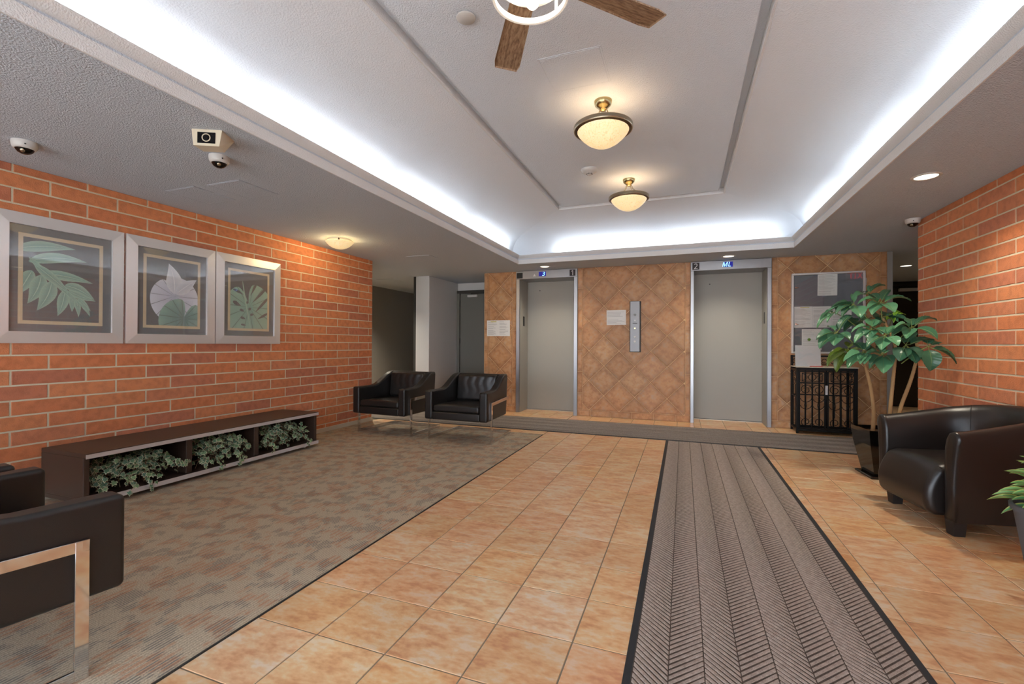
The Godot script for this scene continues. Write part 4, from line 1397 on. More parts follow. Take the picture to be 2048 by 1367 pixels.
func build_iron_cabinet() -> void:
	var c := thing("iron_cabinet", "black wrought iron cabinet with scrollwork doors under the notice board", "cabinet", P(1.79, 0, 7.34))
	var w := 0.335
	var zf := 0.17
	var zb := -0.165
	var h := 0.895
	var st := mk()
	var t := 0.028
	for x in [-w, w]:
		bx(st, Vector3(x, h / 2, zf), Vector3(t, h, t), 0.003)
		bx(st, Vector3(x, 0.53, zb), Vector3(t, 1.06, t), 0.003)
		for y in [0.055, h - 0.03]:
			bx(st, Vector3(x, y, 0), Vector3(t * 0.8, t, zf - zb), 0.003)
		bx(st, Vector3(x, 0.50, 0), Vector3(0.012, 0.012, zf - zb), 0.002)
	for z in [zf, zb]:
		for y in [0.055, h - 0.02]:
			bx(st, Vector3(0, y, z), Vector3(w * 2, t * (1.0 if y < 0.5 else 1.4), t), 0.003)
	bx(st, Vector3(0, 1.045, zb), Vector3(w * 2, 0.02, t * 0.7), 0.003)
	bx(st, Vector3(0, 0.50, zb), Vector3(w * 2, 0.016, 0.012), 0.002)
	obj("frame", st, M.iron, c)
	var bars := mk()
	for i in 7:
		var x := lerpf(-w, w, (i + 1) / 8.0)
		bx(bars, Vector3(x, 0.47, zb), Vector3(0.02, 0.83, 0.010), 0.002)
	obj("back_bars", bars, M.iron, c)
	box("top_board", Vector3(0.005, h + 0.008, 0.005), Vector3(w * 2 + 0.04, 0.014, zf - zb + 0.03), M.ivory, c)
	box("bottom_board", Vector3(0, 0.036, 0), Vector3(w * 2 - 0.02, 0.01, zf - zb), M.bronze, c)
	# gallery along the back of the top
	var gal := mk()
	for i in 6:
		scroll(gal, Vector3(lerpf(-w + 0.05, w - 0.05, i / 5.0), 0.972, zb), 0.048, PI * (i % 2), 1.4)
	obj("gallery", gal, M.iron, c)
	for s in [-1.0, 1.0]:
		var side := mk()
		for y in [0.70, 0.80]:
			var pts := []
			for i in 24:
				var k := i / 23.0
				pts.append(Vector3(s * w, y + 0.05 * sin(k * TAU * 1.3) * (1 - 0.6 * k), 0.1 * cos(k * TAU * 1.3) * (1 - 0.6 * k)))
			tube(side, pts, 0.004, 6)
		for z in [-0.06, 0.06]:
			tube(side, [Vector3(s * w, 0.06, z), Vector3(s * w, 0.66, z)], 0.005, 6)
		obj("side_scrolls", side, M.iron, c)
	for k in 2:
		var cx: float = [-0.165, 0.165][k]
		var d := Node3D.new()
		d.name = "door"
		c.add_child(d, true)
		d.position = Vector3(cx, 0, zf + 0.012)
		var f := mk()
		var hw := 0.148
		for s in [-1, 1]:
			bx(f, Vector3(s * hw, 0.46, 0), Vector3(0.018, 0.77, 0.016), 0.002)
		for y in [0.083, 0.69, 0.845]:
			bx(f, Vector3(0, y, 0), Vector3(hw * 2, 0.016, 0.016), 0.002)
		obj("door_frame", f, M.iron, d)
		var a := mk()
		for y in [0.715, 0.822]:
			bx(a, Vector3(0, y, 0.002), Vector3(0.235, 0.008, 0.008), 0.001)
		for s in [-1, 1]:
			bx(a, Vector3(s * 0.115, 0.768, 0.002), Vector3(0.008, 0.107, 0.008), 0.001)
			tube(a, [Vector3(s * 0.115, 0.718, 0.002), Vector3(s * 0.042, 0.768, 0.002), Vector3(s * 0.115, 0.82, 0.002)], 0.0035, 6)
		tube(a, circle(Vector3(0, 0.768, 0.002), 0.043, 18), 0.004, 6, -1.0, true)
		obj("top_grille", a, M.iron, d)
		var b := mk()
		bx(b, Vector3(0, 0.385, 0), Vector3(0.012, 0.60, 0.012), 0.002)
		scroll(b, Vector3(-0.072, 0.60, 0.004), 0.070, 0.3, 1.25)
		scroll(b, Vector3(0.072, 0.60, 0.004), 0.070, PI - 0.3, -1.25)
		scroll(b, Vector3(-0.072, 0.165, 0.004), 0.066, -0.3, -1.25)
		scroll(b, Vector3(0.072, 0.165, 0.004), 0.066, PI + 0.3, 1.25)
		for s in [-1, 1]:
			tube(b, [Vector3(s * 0.075, 0.23, 0.004), Vector3(s * 0.075, 0.535, 0.004)], 0.005, 6)
			for y in [0.335, 0.43]:
				tube(b, circle(Vector3(s * 0.072, y + 0.07, 0.004), 0.068, 12, PI * 1.08, PI * 1.92, false), 0.004, 6)
			# twisted basket on the bar
			for tw in 4:
				var pts := []
				for i in 10:
					var q := i / 9.0
					var an := tw * PI / 2 + q * PI
					pts.append(Vector3(s * 0.075 + cos(an) * 0.014 * sin(PI * q), 0.34 + 0.10 * q, 0.004 + sin(an) * 0.014 * sin(PI * q)))
				tube(b, pts, 0.003, 5)
		obj("scrollwork", b, M.iron, d)
		if k == 0:
			var l := mk()
			bx(l, Vector3(0.163, 0.60, 0.014), Vector3(0.030, 0.125, 0.010), 0.008)
			obj("lock_plate", l, M.alu, d)
	# things on top
	var s := thing("clear_sign_holder", "white paper in a clear stand on top of the iron cabinet", "sign holder", P(1.588, 0.910, 7.215))
	var pg := mk()
	bx(pg, Vector3(0, 0.146, 0.0), Vector3(0.298, 0.282, 0.004), 0.001, Basis(Vector3.RIGHT, -0.10))
	obj("paper", pg, M.paper, s)
	pg = mk()
	bx(pg, Vector3(0, 0.147, 0.006), Vector3(0.31, 0.292, 0.003), 0.001, Basis(Vector3.RIGHT, -0.10))
	obj("clear_cover", pg, M.pane, s)
	box("foot", Vector3(0, 0.003, 0.0), Vector3(0.31, 0.005, 0.08), M.paper, s)
	var pen := thing("red_pencil", "red pencil lying on the front of the iron cabinet top", "pencil", P(1.675, 0.915, 7.172))
	var pm := mk()
	tube(pm, [Vector3(-0.075, 0, 0), Vector3(0.068, 0, 0)], 0.0055, 6)
	tube(pm, [Vector3(0.068, 0, 0), Vector3(0.085, 0, 0)], 0.0055, 6, 0.001)
	obj("barrel", pm, M.red, pen)

# ---------------------------------------------------------------- plants
func leaf_mesh(bow: float, fold: float) -> ArrayMesh:
	# unit leaf along +z, width 1 across x, with a folded midrib
	var st := mk()
	st.set_smooth_group(0)
	var n := 20
	var rows := []
	for i in n + 1:
		var t := float(i) / n
		var w := 0.5 * pow(sin(PI * pow(t, 0.72)), 0.72) if i > 0 and i < n else 0.012
		var y := bow * (t * (1 - t) * 2.2 - t * t * 0.35)
		var row := []
		for k in 7:
			var f := (k - 3) / 3.0
			# side veins run out and forward from the midrib
			row.append(Vector3(f * w, y + fold * absf(f) * w + 0.011 * sin((t - absf(f) * 0.16) * 46.0) * minf(1.0, absf(f) * 2.0) + 0.02 * sin(t * 9.0 + f) * absf(f), t))
		rows.append(row)
	for i in n:
		for k in 6:
			Q(st, rows[i][k], rows[i + 1][k], rows[i + 1][k + 1], rows[i][k + 1])
	return done(st)

func vein_mesh(bow: float) -> ArrayMesh:
	var st := mk()
	var pts := []
	for i in 9:
		var t := i / 8.0
		pts.append(Vector3(0, bow * (t * (1 - t) * 2.2 - t * t * 0.35) + 0.006, t))
	tube(st, pts, 0.016, 5, 0.004)
	return done(st)

func build_plants() -> void:
	var p := thing("umbrella_tree", "tall umbrella tree with three bare stems and glossy green leaves in a black square pot", "potted plant", P(1.74, 0, 5.18))
	# square tapered pot on its saucer
	var st := mk()
	st.set_smooth_group(-1)
	var rings := [[0.120, 0.022], [0.126, 0.03], [0.175, 0.30], [0.186, 0.40], [0.188, 0.436], [0.170, 0.436], [0.168, 0.395]]
	var turn := Basis(Vector3.UP, deg_to_rad(5.0))
	var off := Vector3(-0.012, 0, 0.055)
	var cn := func(r: float, y: float, k: int) -> Vector3: return off + turn * Vector3(r * [-1, 1, 1, -1][k], y, r * [1, 1, -1, -1][k])
	for i in rings.size() - 1:
		for k in 4:
			Q(st, cn.call(rings[i][0], rings[i][1], k), cn.call(rings[i][0], rings[i][1], (k + 1) % 4), cn.call(rings[i + 1][0], rings[i + 1][1], (k + 1) % 4), cn.call(rings[i + 1][0], rings[i + 1][1], k))
	obj("pot", st, M.gloss_black, p)
	st = mk()
	bx(st, off + Vector3(0, 0.011, 0), Vector3(0.33, 0.022, 0.33), 0.006, turn)
	obj("saucer", st, M.gloss_black, p)
	st = mk()
	bx(st, off + Vector3(0, 0.385, 0), Vector3(0.334, 0.03, 0.334), 0.01, turn)
	obj("soil", st, M.soil, p)
	for q in [[Vector3(-0.084, 0.385, 0.02), Vector3(-0.076, 0.55, 0.02), Vector3(-0.081, 0.683, 0.01), Vector3(-0.105, 0.84, 0.02), Vector3(-0.148, 1.03, 0.03), Vector3(-0.165, 1.153, 0.06)], [Vector3(0.03, 0.385, 0.03), Vector3(0.06, 0.62, -0.01), Vector3(0.084, 0.877, -0.02), Vector3(0.098, 1.063, -0.02), Vector3(0.085, 1.202, 0.02), Vector3(0.0, 1.45, 0.0)], [Vector3(0.08, 0.385, 0.0), Vector3(0.15, 0.66, -0.02), Vector3(0.203, 0.835, -0.02), Vector3(0.243, 0.996, -0.02), Vector3(0.262, 1.157, -0.01), Vector3(0.22, 1.30, 0.03)]]:
		var tr := mk()
		var cv := Curve3D.new()
		for i in q.size():
			var tan: Vector3 = (q[mini(i + 1, q.size() - 1)] - q[maxi(i - 1, 0)]) / 6.0
			cv.add_point(q[i], -tan, tan)
		var pts := []
		for i in 22:
			pts.append(cv.sample_baked(cv.get_baked_length() * i / 21.0, true))
		tube(tr, pts, 0.017, 10, 0.011)
		for i in range(8, 21):                             # leaf scars ring the upper stem
			var a: Vector3 = pts[i]
			var b: Vector3 = pts[i + 1] if i < 21 else pts[i]
			tube(tr, [a, a.lerp(b, 0.16)], lerpf(0.0186, 0.0124, i / 21.0), 10)
		obj("stem", tr, M.trunk, p)
	var meshes := [leaf_mesh(0.16, 0.25), leaf_mesh(0.08, 0.32), leaf_mesh(0.24, 0.18)]
	var veins := [vein_mesh(0.16), vein_mesh(0.08), vein_mesh(0.24)]
	var stalks := mk()
	# each spray: its crown and the tips of its leaves in centimetres from there, with the leaf's width
	var sprays := [
		[Vector3(-0.018, 1.599, -0.000), [[25, 3, 6, 7.0], [11, 13, 13, 5.8], [6, -9, -13, 10.2], [-11, -11, -13, 8.3], [-21, 0, -13, 5.2], [-15, -7, -13, 4.8], [-5, 8, 13, 4.8]], 0],
		[Vector3(-0.073, 1.701, -0.140), [[18, 9, 13, 3.5], [8, 8, 13, 4.2], [0, 2, 13, 3.2], [-17, -7, -13, 5.7], [4, -7, -13, 6.3]], 0],
		[Vector3(-0.234, 1.585, 0.030), [[1, -12, -13, 10.7], [-13, -11, -13, 6.6], [-21, -3, -13, 3.5], [0, 2, 13, 3.5], [3, 11, 13, 4.1], [-24, -9, -2, 4.9], [-18, -9, -13, 5.6]], 0],
		[Vector3(-0.404, 1.509, 0.080), [[-17, -14, -13, 4.9], [-12, -3, -13, 2.8], [-9, -9, -13, 3.5], [10, 11, 13, 3.4]], 0],
		[Vector3(-0.413, 1.319, 0.200), [[-19, -6, -13, 6.5], [-17, -14, -13, 9.6], [-6, -12, -13, 9.8], [6, -6, -13, 6.7], [-4, 6, 13, 4.1], [7, 9, 13, 4.0], [16, 17, 12, 6.0]], 0],
		[Vector3(-0.137, 1.432, -0.120), [[-22, -1, -13, 7.2], [-17, -9, -13, 7.9], [11, 3, 13, 7.7], [4, 10, 13, 6.4], [-7, -7, -13, 5.0]], 0],
		[Vector3(-0.142, 1.351, 0.180), [[4, 9, 13, 8.3], [14, 6, 13, 4.3], [-19, -2, -13, 4.0], [-17, -12, -13, 6.7], [-7, -9, -13, 8.7], [4, -3, -13, 7.3]], 0],
		[Vector3(-0.068, 1.287, 0.240), [[-17, -9, -13, 7.6], [-7, -12, -13, 9.8], [5, -8, -13, 8.7], [8, 7, 13, 6.1], [-3, 4, 13, 6.5], [17, 7, 13, 5.8]], 0],
		[Vector3(0.178, 1.365, 0.100), [[-17, 0, -13, 4.3], [4, 8, 13, 8.2], [23, 8, 13, 5.2], [14, -10, -11, 9.7], [-9, -10, -13, 8.0], [-19, -8, -13, 7.4]], 0],
		[Vector3(0.129, 1.207, 0.117), [[-7, -14, -6, 10.2], [5, -16, -6, 11.5], [12, -17, -5, 9.4], [25, 2, 4, 9.3], [-1, 6, 13, 6.1], [11, 12, 13, 7.4]], 2],
		[Vector3(0.271, 1.195, 0.166), [[19, -14, -1, 8.9], [0, -21, -4, 10.9], [9, 4, 5, 8.3], [2, 7, 10, 7.1]], 2],
		[Vector3(-0.215, 1.142, 0.230), [[-19, -8, -13, 5.7], [-16, -14, -13, 8.4], [-4, -10, -13, 7.6], [14, 2, 13, 7.5], [-2, 8, 13, 8.9], [7, 6, 13, 5.6], [-7, -10, -13, 6.0]], 0],
		[Vector3(-0.061, 1.120, 0.180), [[-4, -16, -13, 10.9], [-14, -11, -13, 6.3], [3, -7, -13, 6.2], [1, 7, 13, 5.9], [8, 4, 13, 5.9], [-17, 0, -13, 4.7]], 0],
		[Vector3(-0.268, 1.163, -0.020), [[-19, -15, -8, 7.8], [-11, -21, -5, 7.8], [-19, -8, -13, 3.2], [-1, -5, -13, 6.3], [4, -2, -13, 5.6], [6, 6, 13, 6.3]], 5],
		[Vector3(0.093, 1.454, -0.070), [[12, 2, 8, 3.1], [12, 4, 5, 3.1], [-8, -2, -11, 3.5], [-3, -4, -12, 2.8], [9, 7, 8, 3.4], [3, 4, 12, 2.7]], 4],
		[Vector3(0.055, 1.473, -0.140), [[-12, -1, -13, 7.8], [8, 4, 13, 8.4], [-8, -7, -13, 7.8], [13, -4, -13, 6.2], [6, -5, -13, 5.6]], 2]]
	for s in sprays:
		var c: Vector3 = s[0]
		var foot := Vector3(c.x * 0.45, c.y - 0.16, c.z * 0.3)
		tube(stalks, [foot, foot.lerp(c, 0.6) + Vector3(0, 0.015, 0), c], 0.005, 6, 0.0035)
		for l in s[1]:
			var tip := Vector3(l[0], l[1], -l[2]) * 0.01
			var z := tip.normalized()
			var len := tip.length()
			var up := Vector3(-tip.x * 0.3, 1.0, 0.35)
			var x := up.cross(z).normalized()
			var y := z.cross(x)
			var start := z * 0.035
			var wide: float = l[3] * 0.0130
			var v := rng.randi() % 3
			var m: Material = M.leaf[rng.randi() % 4]
			if s[2] == 2:
				m = M.leaf[2]
			elif s[2] == 4:
				m = M.leaf_young
			elif s[2] == 5:
				m = M.leaf_olive
			var xf := Transform3D(Basis(x * wide, y * len, z * (len - 0.03)), c + start)
			var lf := put("leaf", meshes[v], m, p, xf)
			put("midrib", veins[v], M.vein, lf, Transform3D(Basis(Vector3(0.085 / wide, 0, 0), Vector3(0, 1, 0), Vector3(0, 0, 1)), Vector3.ZERO))
			tube(stalks, [c, c + start * 1.2], 0.003, 5)
	obj("leaf_stalks", stalks, M.stalk, p)
	croton(meshes)

func croton(meshes: Array) -> void:
	var p := thing("croton_plant", "variegated green, yellow and red croton in a round grey pot beside the tub chair", "potted plant", P(1.72, 0, 3.0))
	var st := mk()
	lathe(st, [[0.0, 0.0], [0.105, 0.0], [0.11, 0.01], [0.165, 0.375], [0.178, 0.38], [0.180, 0.405], [0.165, 0.408], [0.16, 0.36], [0.0, 0.36]], 36, Vector3.ZERO, false)
	obj("pot", st, M.pot_grey, p)
	st = mk()
	lathe(st, [[0.158, 0.362], [0.1, 0.375], [0.0, 0.38]], 24)
	obj("soil", st, M.soil, p)
	# striped blades: green, yellow rib, red flush
	var kinds := []
	for v in 3:
		var s := mk()
		s.set_smooth_group(0)
		var n := 9
		var rows := []
		for i in n + 1:
			var t := float(i) / n
			var w := 0.5 * pow(sin(PI * pow(t, 0.8)), 0.8) if i > 0 and i < n else 0.015
			var row := []
			for k in 7:
				var f := (k - 3) / 3.0
				row.append(Vector3(f * w, 0.2 * t * (1 - t) - 0.12 * t * t + 0.25 * absf(f) * w, t))
			rows.append(row)
		var g: Color = [Color(0.12, 0.42, 0.13), Color(0.22, 0.55, 0.20), Color(0.10, 0.34, 0.14)][v]
		var cols := [Color(0.62, 0.55, 0.14), g, g * 0.9, [Color(0.62, 0.55, 0.08), Color(0.60, 0.22, 0.06), Color(0.65, 0.50, 0.10)][v], g * 0.9, g, [Color(0.62, 0.22, 0.10), Color(0.60, 0.58, 0.14), Color(0.65, 0.42, 0.10)][v]]
		for i in n:
			for k in 6:
				for q in [[i, k], [i + 1, k + 1], [i + 1, k], [i, k], [i, k + 1], [i + 1, k + 1]]:
					s.set_color(cols[q[1]])
					s.add_vertex(rows[q[0]][q[1]])
		kinds.append(done(s))
	var stem := mk()
	for k in 3:
		var a := k * 2.1
		tube(stem, [Vector3(cos(a) * 0.04, 0.36, sin(a) * 0.04), Vector3(cos(a) * 0.06, 0.5, sin(a) * 0.06), Vector3(cos(a) * 0.05, 0.62, sin(a) * 0.05)], 0.006, 6)
	obj("stem", stem, M.stem, p)
	for i in 120:
		var t := i / 119.0
		var a := i * 2.399
		var y := 0.395 + 0.24 * t
		var out := (0.03 + 0.10 * absf(sin(i * 1.7))) * (1.0 - 0.55 * t)
		var reach := rnd(0.105, 0.155) * (1.0 - 0.25 * t)
		var dirv := Vector3(cos(a), rnd(-0.35, 0.25) + t * 0.6, sin(a)).normalized()
		var x := Vector3.UP.cross(dirv).normalized()
		var wide := rnd(0.042, 0.058)
		put("leaf", kinds[rng.randi() % 3], M.ivy, p, Transform3D(Basis(x * wide, dirv.cross(x) * reach, dirv * reach), Vector3(cos(a) * out, y, sin(a) * out)))

# ---------------------------------------------------------------- lamps
func omni(parent: Node3D, at: Vector3, c: Color, e: float, size: float) -> void:
	var l := OmniLight3D.new()
	l.name = "lamp_light"
	l.light_color = c
	l.light_energy = e
	l.light_size = size
	l.omni_range = 14.0
	l.omni_attenuation = 2.0
	l.shadow_enabled = true
	l.position = at
	parent.add_child(l)

func build_lamps() -> void:
	for k in 2:
		var t := thing("semi_flush_lamp", ["alabaster bowl ceiling lamp on brass rods, the one nearer the wooden fan", "alabaster bowl ceiling lamp on brass rods, the one nearer the elevator doors"][k], "ceiling lamp", P(-0.566, TRAY, [3.406, 5.124][k]), 0.0, "alabaster bowl lamps")
		var st := mk()
		lathe(st, [[0.0, -0.075], [0.018, -0.074], [0.026, -0.06], [0.045, -0.045], [0.060, -0.03], [0.064, -0.012], [0.066, 0.0]], 32)
		obj("canopy", st, M.brass, t)
		for i in 4:
			var a := i * TAU / 4 + 0.5
			var rod := mk()
			var u := Vector3(cos(a), 0, sin(a))
			tube(rod, [u * 0.028 + Vector3(0, -0.06, 0), u * 0.05 + Vector3(0, -0.11, 0), u * 0.10 + Vector3(0, -0.16, 0), u * 0.195 + Vector3(0, -0.195, 0)], 0.0045, 8)
			obj("rod", rod, M.nickel, t)
		st = mk()
		lathe(st, [[0.196, -0.222], [0.214, -0.222], [0.217, -0.216], [0.217, -0.193], [0.212, -0.188], [0.200, -0.188], [0.196, -0.195], [0.196, -0.222]], 48, Vector3.ZERO, false)
		obj("rim", st, M.nickel, t)
		st = mk()
		lathe(st, [[0.186, -0.227], [0.208, -0.2235], [0.208, -0.221], [0.186, -0.222]], 48, Vector3.ZERO, false)
		obj("inner_ring", st, M.bronze, t)
		st = mk()
		lathe(st, [[0.0, -0.345], [0.04, -0.340], [0.08, -0.327], [0.12, -0.303], [0.155, -0.272], [0.180, -0.243], [0.192, -0.222], [0.190, -0.215], [0.184, -0.222], [0.150, -0.266], [0.115, -0.295], [0.078, -0.317], [0.04, -0.330], [0.0, -0.335]], 48)
		obj("glass_bowl", st, M.bowl, t)
		omni(t, Vector3(0, -0.275, 0), Color(1.0, 0.86, 0.74), 0.045, 0.05)
	var f := thing("flush_lamp", "small white glass bowl lamp tight to the low ceiling near the brick wall", "ceiling lamp", P(-3.97, CEIL, 4.49))
	var s2 := mk()
	lathe(s2, [[0.0, -0.115], [0.05, -0.110], [0.09, -0.096], [0.125, -0.073], [0.150, -0.048], [0.163, -0.030], [0.160, -0.024], [0.12, -0.055], [0.05, -0.098], [0.0, -0.103]], 40)
	obj("glass_bowl", s2, M.bowl, f)
	s2 = mk()
	lathe(s2, [[0.10, -0.02], [0.135, -0.018], [0.14, 0.0]], 32)
	obj("pan", s2, M.white, f)
	for i in 3:
		var a := i * TAU / 3 + 0.9
		box("clip", Vector3(cos(a) * 0.163, -0.022, sin(a) * 0.163), Vector3(0.016, 0.022, 0.016), M.bronze, f, 0.004)
	omni(f, Vector3(0, -0.055, 0), Color(1.0, 0.86, 0.62), 0.30, 0.04)
	var dl := ["recessed downlight in the low ceiling over the first elevator door", "recessed downlight in the low ceiling over the second elevator door", "recessed downlight in the low ceiling over the tub chair", "recessed downlight in the far hall ceiling past the tall plant"]
	var at := [P(-2.135, CEIL, 7.175), P(0.603, CEIL, 7.193), P(1.705, CEIL, 4.29), P(3.307, CEIL, 8.96)]
	for k in 4:
		var t := thing("downlight", dl[k], "downlight", at[k], 0.0, "recessed downlights")
		var st := mk()
		lathe(st, [[0.070, -0.002], [0.074, -0.006], [0.090, -0.004], [0.093, 0.0]], 32)
		obj("trim_ring", st, M.white, t)
		st = mk()
		lathe(st, [[0.0, -0.0032], [0.071, -0.003], [0.071, 0.0]], 28)
		obj("lens_disc", st, M.down, t)
		beam(t, 1.7)

func beam(t: Node3D, e: float) -> void:
	var l := SpotLight3D.new()
	l.name = "downlight_beam"
	l.light_color = Color(1.0, 0.95, 0.86)
	l.light_energy = e
	l.light_size = 0.05
	l.spot_angle = 62.0
	l.spot_angle_attenuation = 1.0
	l.spot_range = 14.0
	l.spot_attenuation = 2.0
	l.shadow_enabled = true
	l.rotation.x = -PI / 2
	l.position = Vector3(0, -0.02, 0)
	t.add_child(l)

# ---------------------------------------------------------------- ceiling fan
func build_fan() -> void:
	var f := thing("ceiling_fan", "ceiling fan with wooden blades and a white ring light cage", "ceiling fan", P(-0.567, TRAY, 1.69))
	var st := mk()
	lathe(st, [[0.0, -0.05], [0.05, -0.048], [0.07, -0.03], [0.075, 0.0]], 32)
	tube(st, [Vector3(0, -0.04, 0), Vector3(0, -0.25, 0)], 0.013, 12)
	obj("down_rod", st, M.white, f)
	st = mk()
	lathe(st, [[0.0, -0.375], [0.08, -0.372], [0.11, -0.35], [0.115, -0.30], [0.10, -0.255], [0.05, -0.235], [0.0, -0.232]], 40)
	obj("motor", st, M.white, f)
	for k in 5:
		var a := deg_to_rad(-30.0 + 74.0 * k) if k < 2 else deg_to_rad(44.0 + 70.0 * (k - 1))
		# azimuth measured from the lobby's depth axis
		var w := Basis(Vector3.UP, -a)
		var bl := mk()
		var poly := PackedVector2Array([Vector2(-0.050, 0.13), Vector2(0.050, 0.13), Vector2(0.068, 0.60), Vector2(0.058, 0.650), Vector2(-0.058, 0.655), Vector2(-0.066, 0.60)])
		prism_in(bl, poly, 0.008, 0.002, Transform3D(Basis(Vector3.RIGHT, Vector3.FORWARD, Vector3.UP), Vector3(0, -0.004, 0)))
		var bm := obj("blade", bl, M.oak, f, Transform3D(w * Basis(Vector3.FORWARD, 0.14), Vector3(0, -0.345, 0)))
		box("blade_iron", Vector3(0, -0.335, -0.13), Vector3(0.05, 0.008, 0.14), M.white, f, 0.003).transform = Transform3D(w, Vector3.ZERO)
	# open cage of two hoops round the bulbs
	var cage := mk()
	for y in [-0.385, -0.445]:
		var hoop := []
		for q in [[0.140, -0.012], [0.150, -0.012], [0.150, 0.012], [0.140, 0.012], [0.140, -0.012]]:
			hoop.append([q[0] - (0.02 if y > -0.4 else 0.0), q[1] + y])
		lathe(cage, hoop, 56, Vector3.ZERO, false)
	obj("cage_hoops", cage, M.white, f)
	var strap := mk()
	for k in 3:
		var a := deg_to_rad(-62.0 + 120.0 * k)
		var u := Vector3(cos(a), 0, sin(a))
		bx(strap, u * 0.149 + Vector3(0, -0.405, 0), Vector3(0.005, 0.10, 0.018), 0.001, Basis(Vector3.UP, -a))
		bx(strap, u * 0.112 + Vector3(0, -0.36, 0), Vector3(0.08, 0.006, 0.018), 0.001, Basis(Vector3.UP, -a))
	obj("cage_straps", strap, M.white, f)
	for k in 3:
		var a := deg_to_rad(-100.0 + 120.0 * k)
		var b := mk()
		lathe(b, [[0.0, -0.455], [0.014, -0.452], [0.025, -0.44], [0.030, -0.425], [0.026, -0.405], [0.016, -0.385], [0.013, -0.372]], 20, Vector3(cos(a) * 0.06, 0, sin(a) * 0.06))
		obj("bulb", b, M.bulb, f)
	omni(f, Vector3(0, -0.48, 0), Color(1.0, 0.94, 0.86), 0.10, 0.06)

# ---------------------------------------------------------------- cameras, detectors, hatches
func dome_camera(label: String, at: Vector3, turn: float) -> void:
	var d := thing("dome_camera", label, "security camera", at, turn, "ceiling dome cameras")
	var st := mk()
	lathe(st, [[0.046, -0.048], [0.052, -0.047], [0.060, -0.034], [0.063, -0.012], [0.062, 0.0]], 36)
	obj("housing", st, M.white, d)
	st = mk()
	lathe(st, [[0.0, -0.078], [0.016, -0.0765], [0.032, -0.068], [0.042, -0.056], [0.047, -0.044]], 32)
	obj("dome", st, M.lens, d)
	st = mk()
	tube(st, [Vector3(0.02, -0.028, 0.0595), Vector3(0.02, -0.028, 0.0635)], 0.004, 8)
	obj("screw", st, M.black, d)
	# ball camera showing under a visor
	st = mk()
	lathe(st, [[0.0, -0.0015], [0.010, -0.0015], [0.012, 0.0]], 16)
	obj("camera_eye", st, M.nickel, d, Transform3D(Basis(Vector3.RIGHT, -0.9), Vector3(0, -0.066, 0.034)))

func hatch(label: String, x0: float, x1: float, d0: float, d1: float, y: float, m: Material) -> void:
	var h := thing("ceiling_hatch", label, "hatch", P((x0 + x1) / 2, y, (d0 + d1) / 2))
	box("panel", Vector3(0, -0.001, 0), Vector3(x1 - x0 - 0.016, 0.004, d1 - d0 - 0.016), m, h, 0.001)
	var st := mk()
	for s in [-1, 1]:
		bx(st, Vector3(0, -0.001, s * (d1 - d0) / 2), Vector3(x1 - x0 + 0.012, 0.003, 0.010), 0.0008)
		bx(st, Vector3(s * (x1 - x0) / 2, -0.001, 0), Vector3(0.010, 0.003, d1 - d0 + 0.012), 0.0008)
	obj("rim", st, m, h)

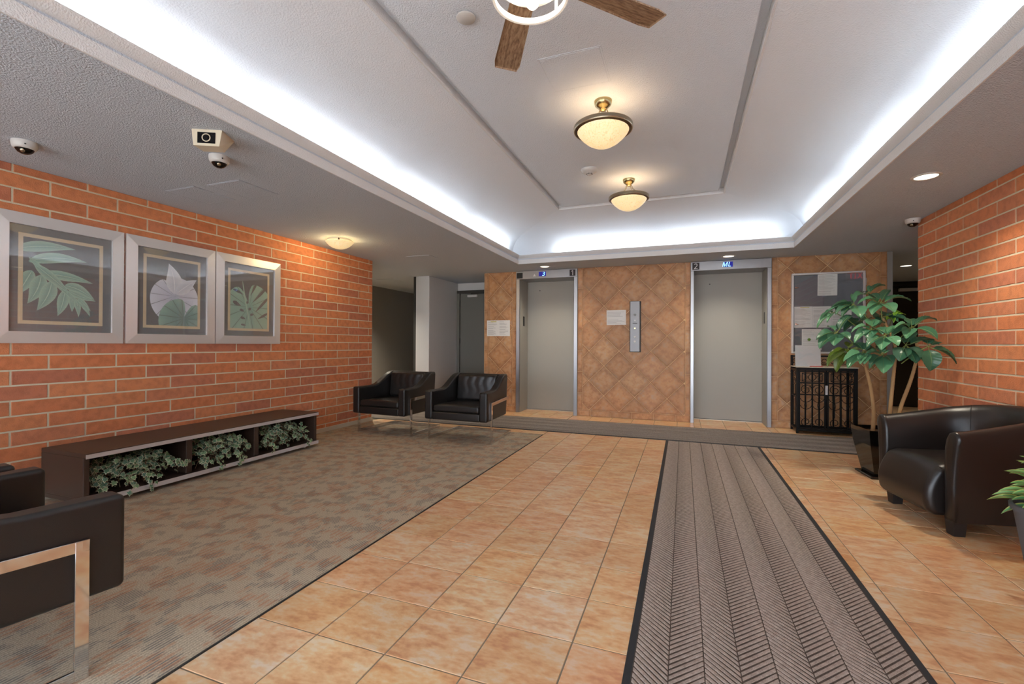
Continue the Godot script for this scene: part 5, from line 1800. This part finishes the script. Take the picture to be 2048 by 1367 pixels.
func build_ceiling_fittings() -> void:
	dome_camera("white dome camera on the low ceiling above the fern print", P(-3.945, CEIL, 1.615), 0.9)
	dome_camera("white dome camera on the low ceiling beside the square box camera", P(-2.985, CEIL, 2.205), 0.9)
	dome_camera("white dome camera at the corner of the brick wall beyond the tub chair", P(2.155, CEIL, 5.69), -0.6)
	var b := thing("box_camera", "square cream sensor box with a round lens on the low ceiling at the recess edge", "sensor", P(-2.70, CEIL, 1.945), deg_to_rad(28.0))
	var st := mk()
	st.set_smooth_group(-1)
	var top := [Vector3(-0.085, 0, -0.10), Vector3(0.085, 0, -0.10), Vector3(0.085, 0, 0.055), Vector3(-0.085, 0, 0.055)]
	var low := [Vector3(-0.060, -0.100, -0.030), Vector3(0.060, -0.100, -0.030), Vector3(0.072, -0.100, 0.060), Vector3(-0.072, -0.100, 0.060)]
	for i in 4:
		var j := (i + 1) % 4
		face(st, [top[i], top[j], low[j], low[i]], (top[i] + top[j]) / 2 * Vector3(1, 0, 1))
	face(st, [low[0], low[1], low[2], low[3]], Vector3.DOWN)
	obj("housing", st, M.ivory, b)
	box("window", Vector3(0, -0.052, 0.0585), Vector3(0.100, 0.066, 0.006), M.lens, b, 0.001)
	st = mk()
	tube(st, circle(Vector3(0.0, -0.052, 0.0625), 0.022, 24), 0.003, 8, -1.0, true)
	obj("lens_ring", st, M.ivory, b)
	hatch("plain square access hatch in the low ceiling, the one nearer the pictures", -4.10, -3.745, 2.55, 2.92, CEIL, M.soffit)
	hatch("plain square access hatch in the low ceiling, the one nearer the dome camera", -3.605, -3.26, 2.57, 2.93, CEIL, M.soffit)
	hatch("plain square access hatch in the low ceiling above the pair of armchairs", -3.80, -3.42, 5.69, 6.03, CEIL, M.soffit)
	hatch("plain square access hatch in the dim hall ceiling beyond the brick wall", -5.75, -5.35, 7.55, 7.92, CEIL, M.soffit)
	hatch("square access hatch in the raised ceiling beside the fan blade", -0.875, -0.478, 2.765, 3.165, TRAY, M.tray)
	var s := thing("smoke_detector", "round white smoke detector on the raised ceiling between the two bowl lamps", "smoke detector", P(-0.917, TRAY, 4.69))
	st = mk()
	lathe(st, [[0.0, -0.058], [0.022, -0.056], [0.030, -0.046], [0.034, -0.042], [0.062, -0.036], [0.078, -0.024], [0.084, -0.012], [0.085, 0.0]], 40)
	obj("body", st, M.white, s)
	st = mk()
	for k in 8:
		var a := k * TAU / 8
		bx(st, Vector3(cos(a) * 0.030, -0.050, sin(a) * 0.030), Vector3(0.004, 0.008, 0.010), 0.001, Basis(Vector3.UP, -a))
	obj("vent", st, M.black, s)
	var c := thing("cover_plate", "round white cover plate on the raised ceiling beside the wooden fan blade", "cover plate", P(-1.135, TRAY, 2.262))
	st = mk()
	lathe(st, [[0.0, -0.012], [0.050, -0.012], [0.054, -0.009], [0.054, -0.006]], 36)
	obj("disc", st, M.white, c)
	st = mk()
	lathe(st, [[0.0, -0.006], [0.046, -0.006], [0.046, 0.0]], 32)
	obj("backing", st, M.black, c)
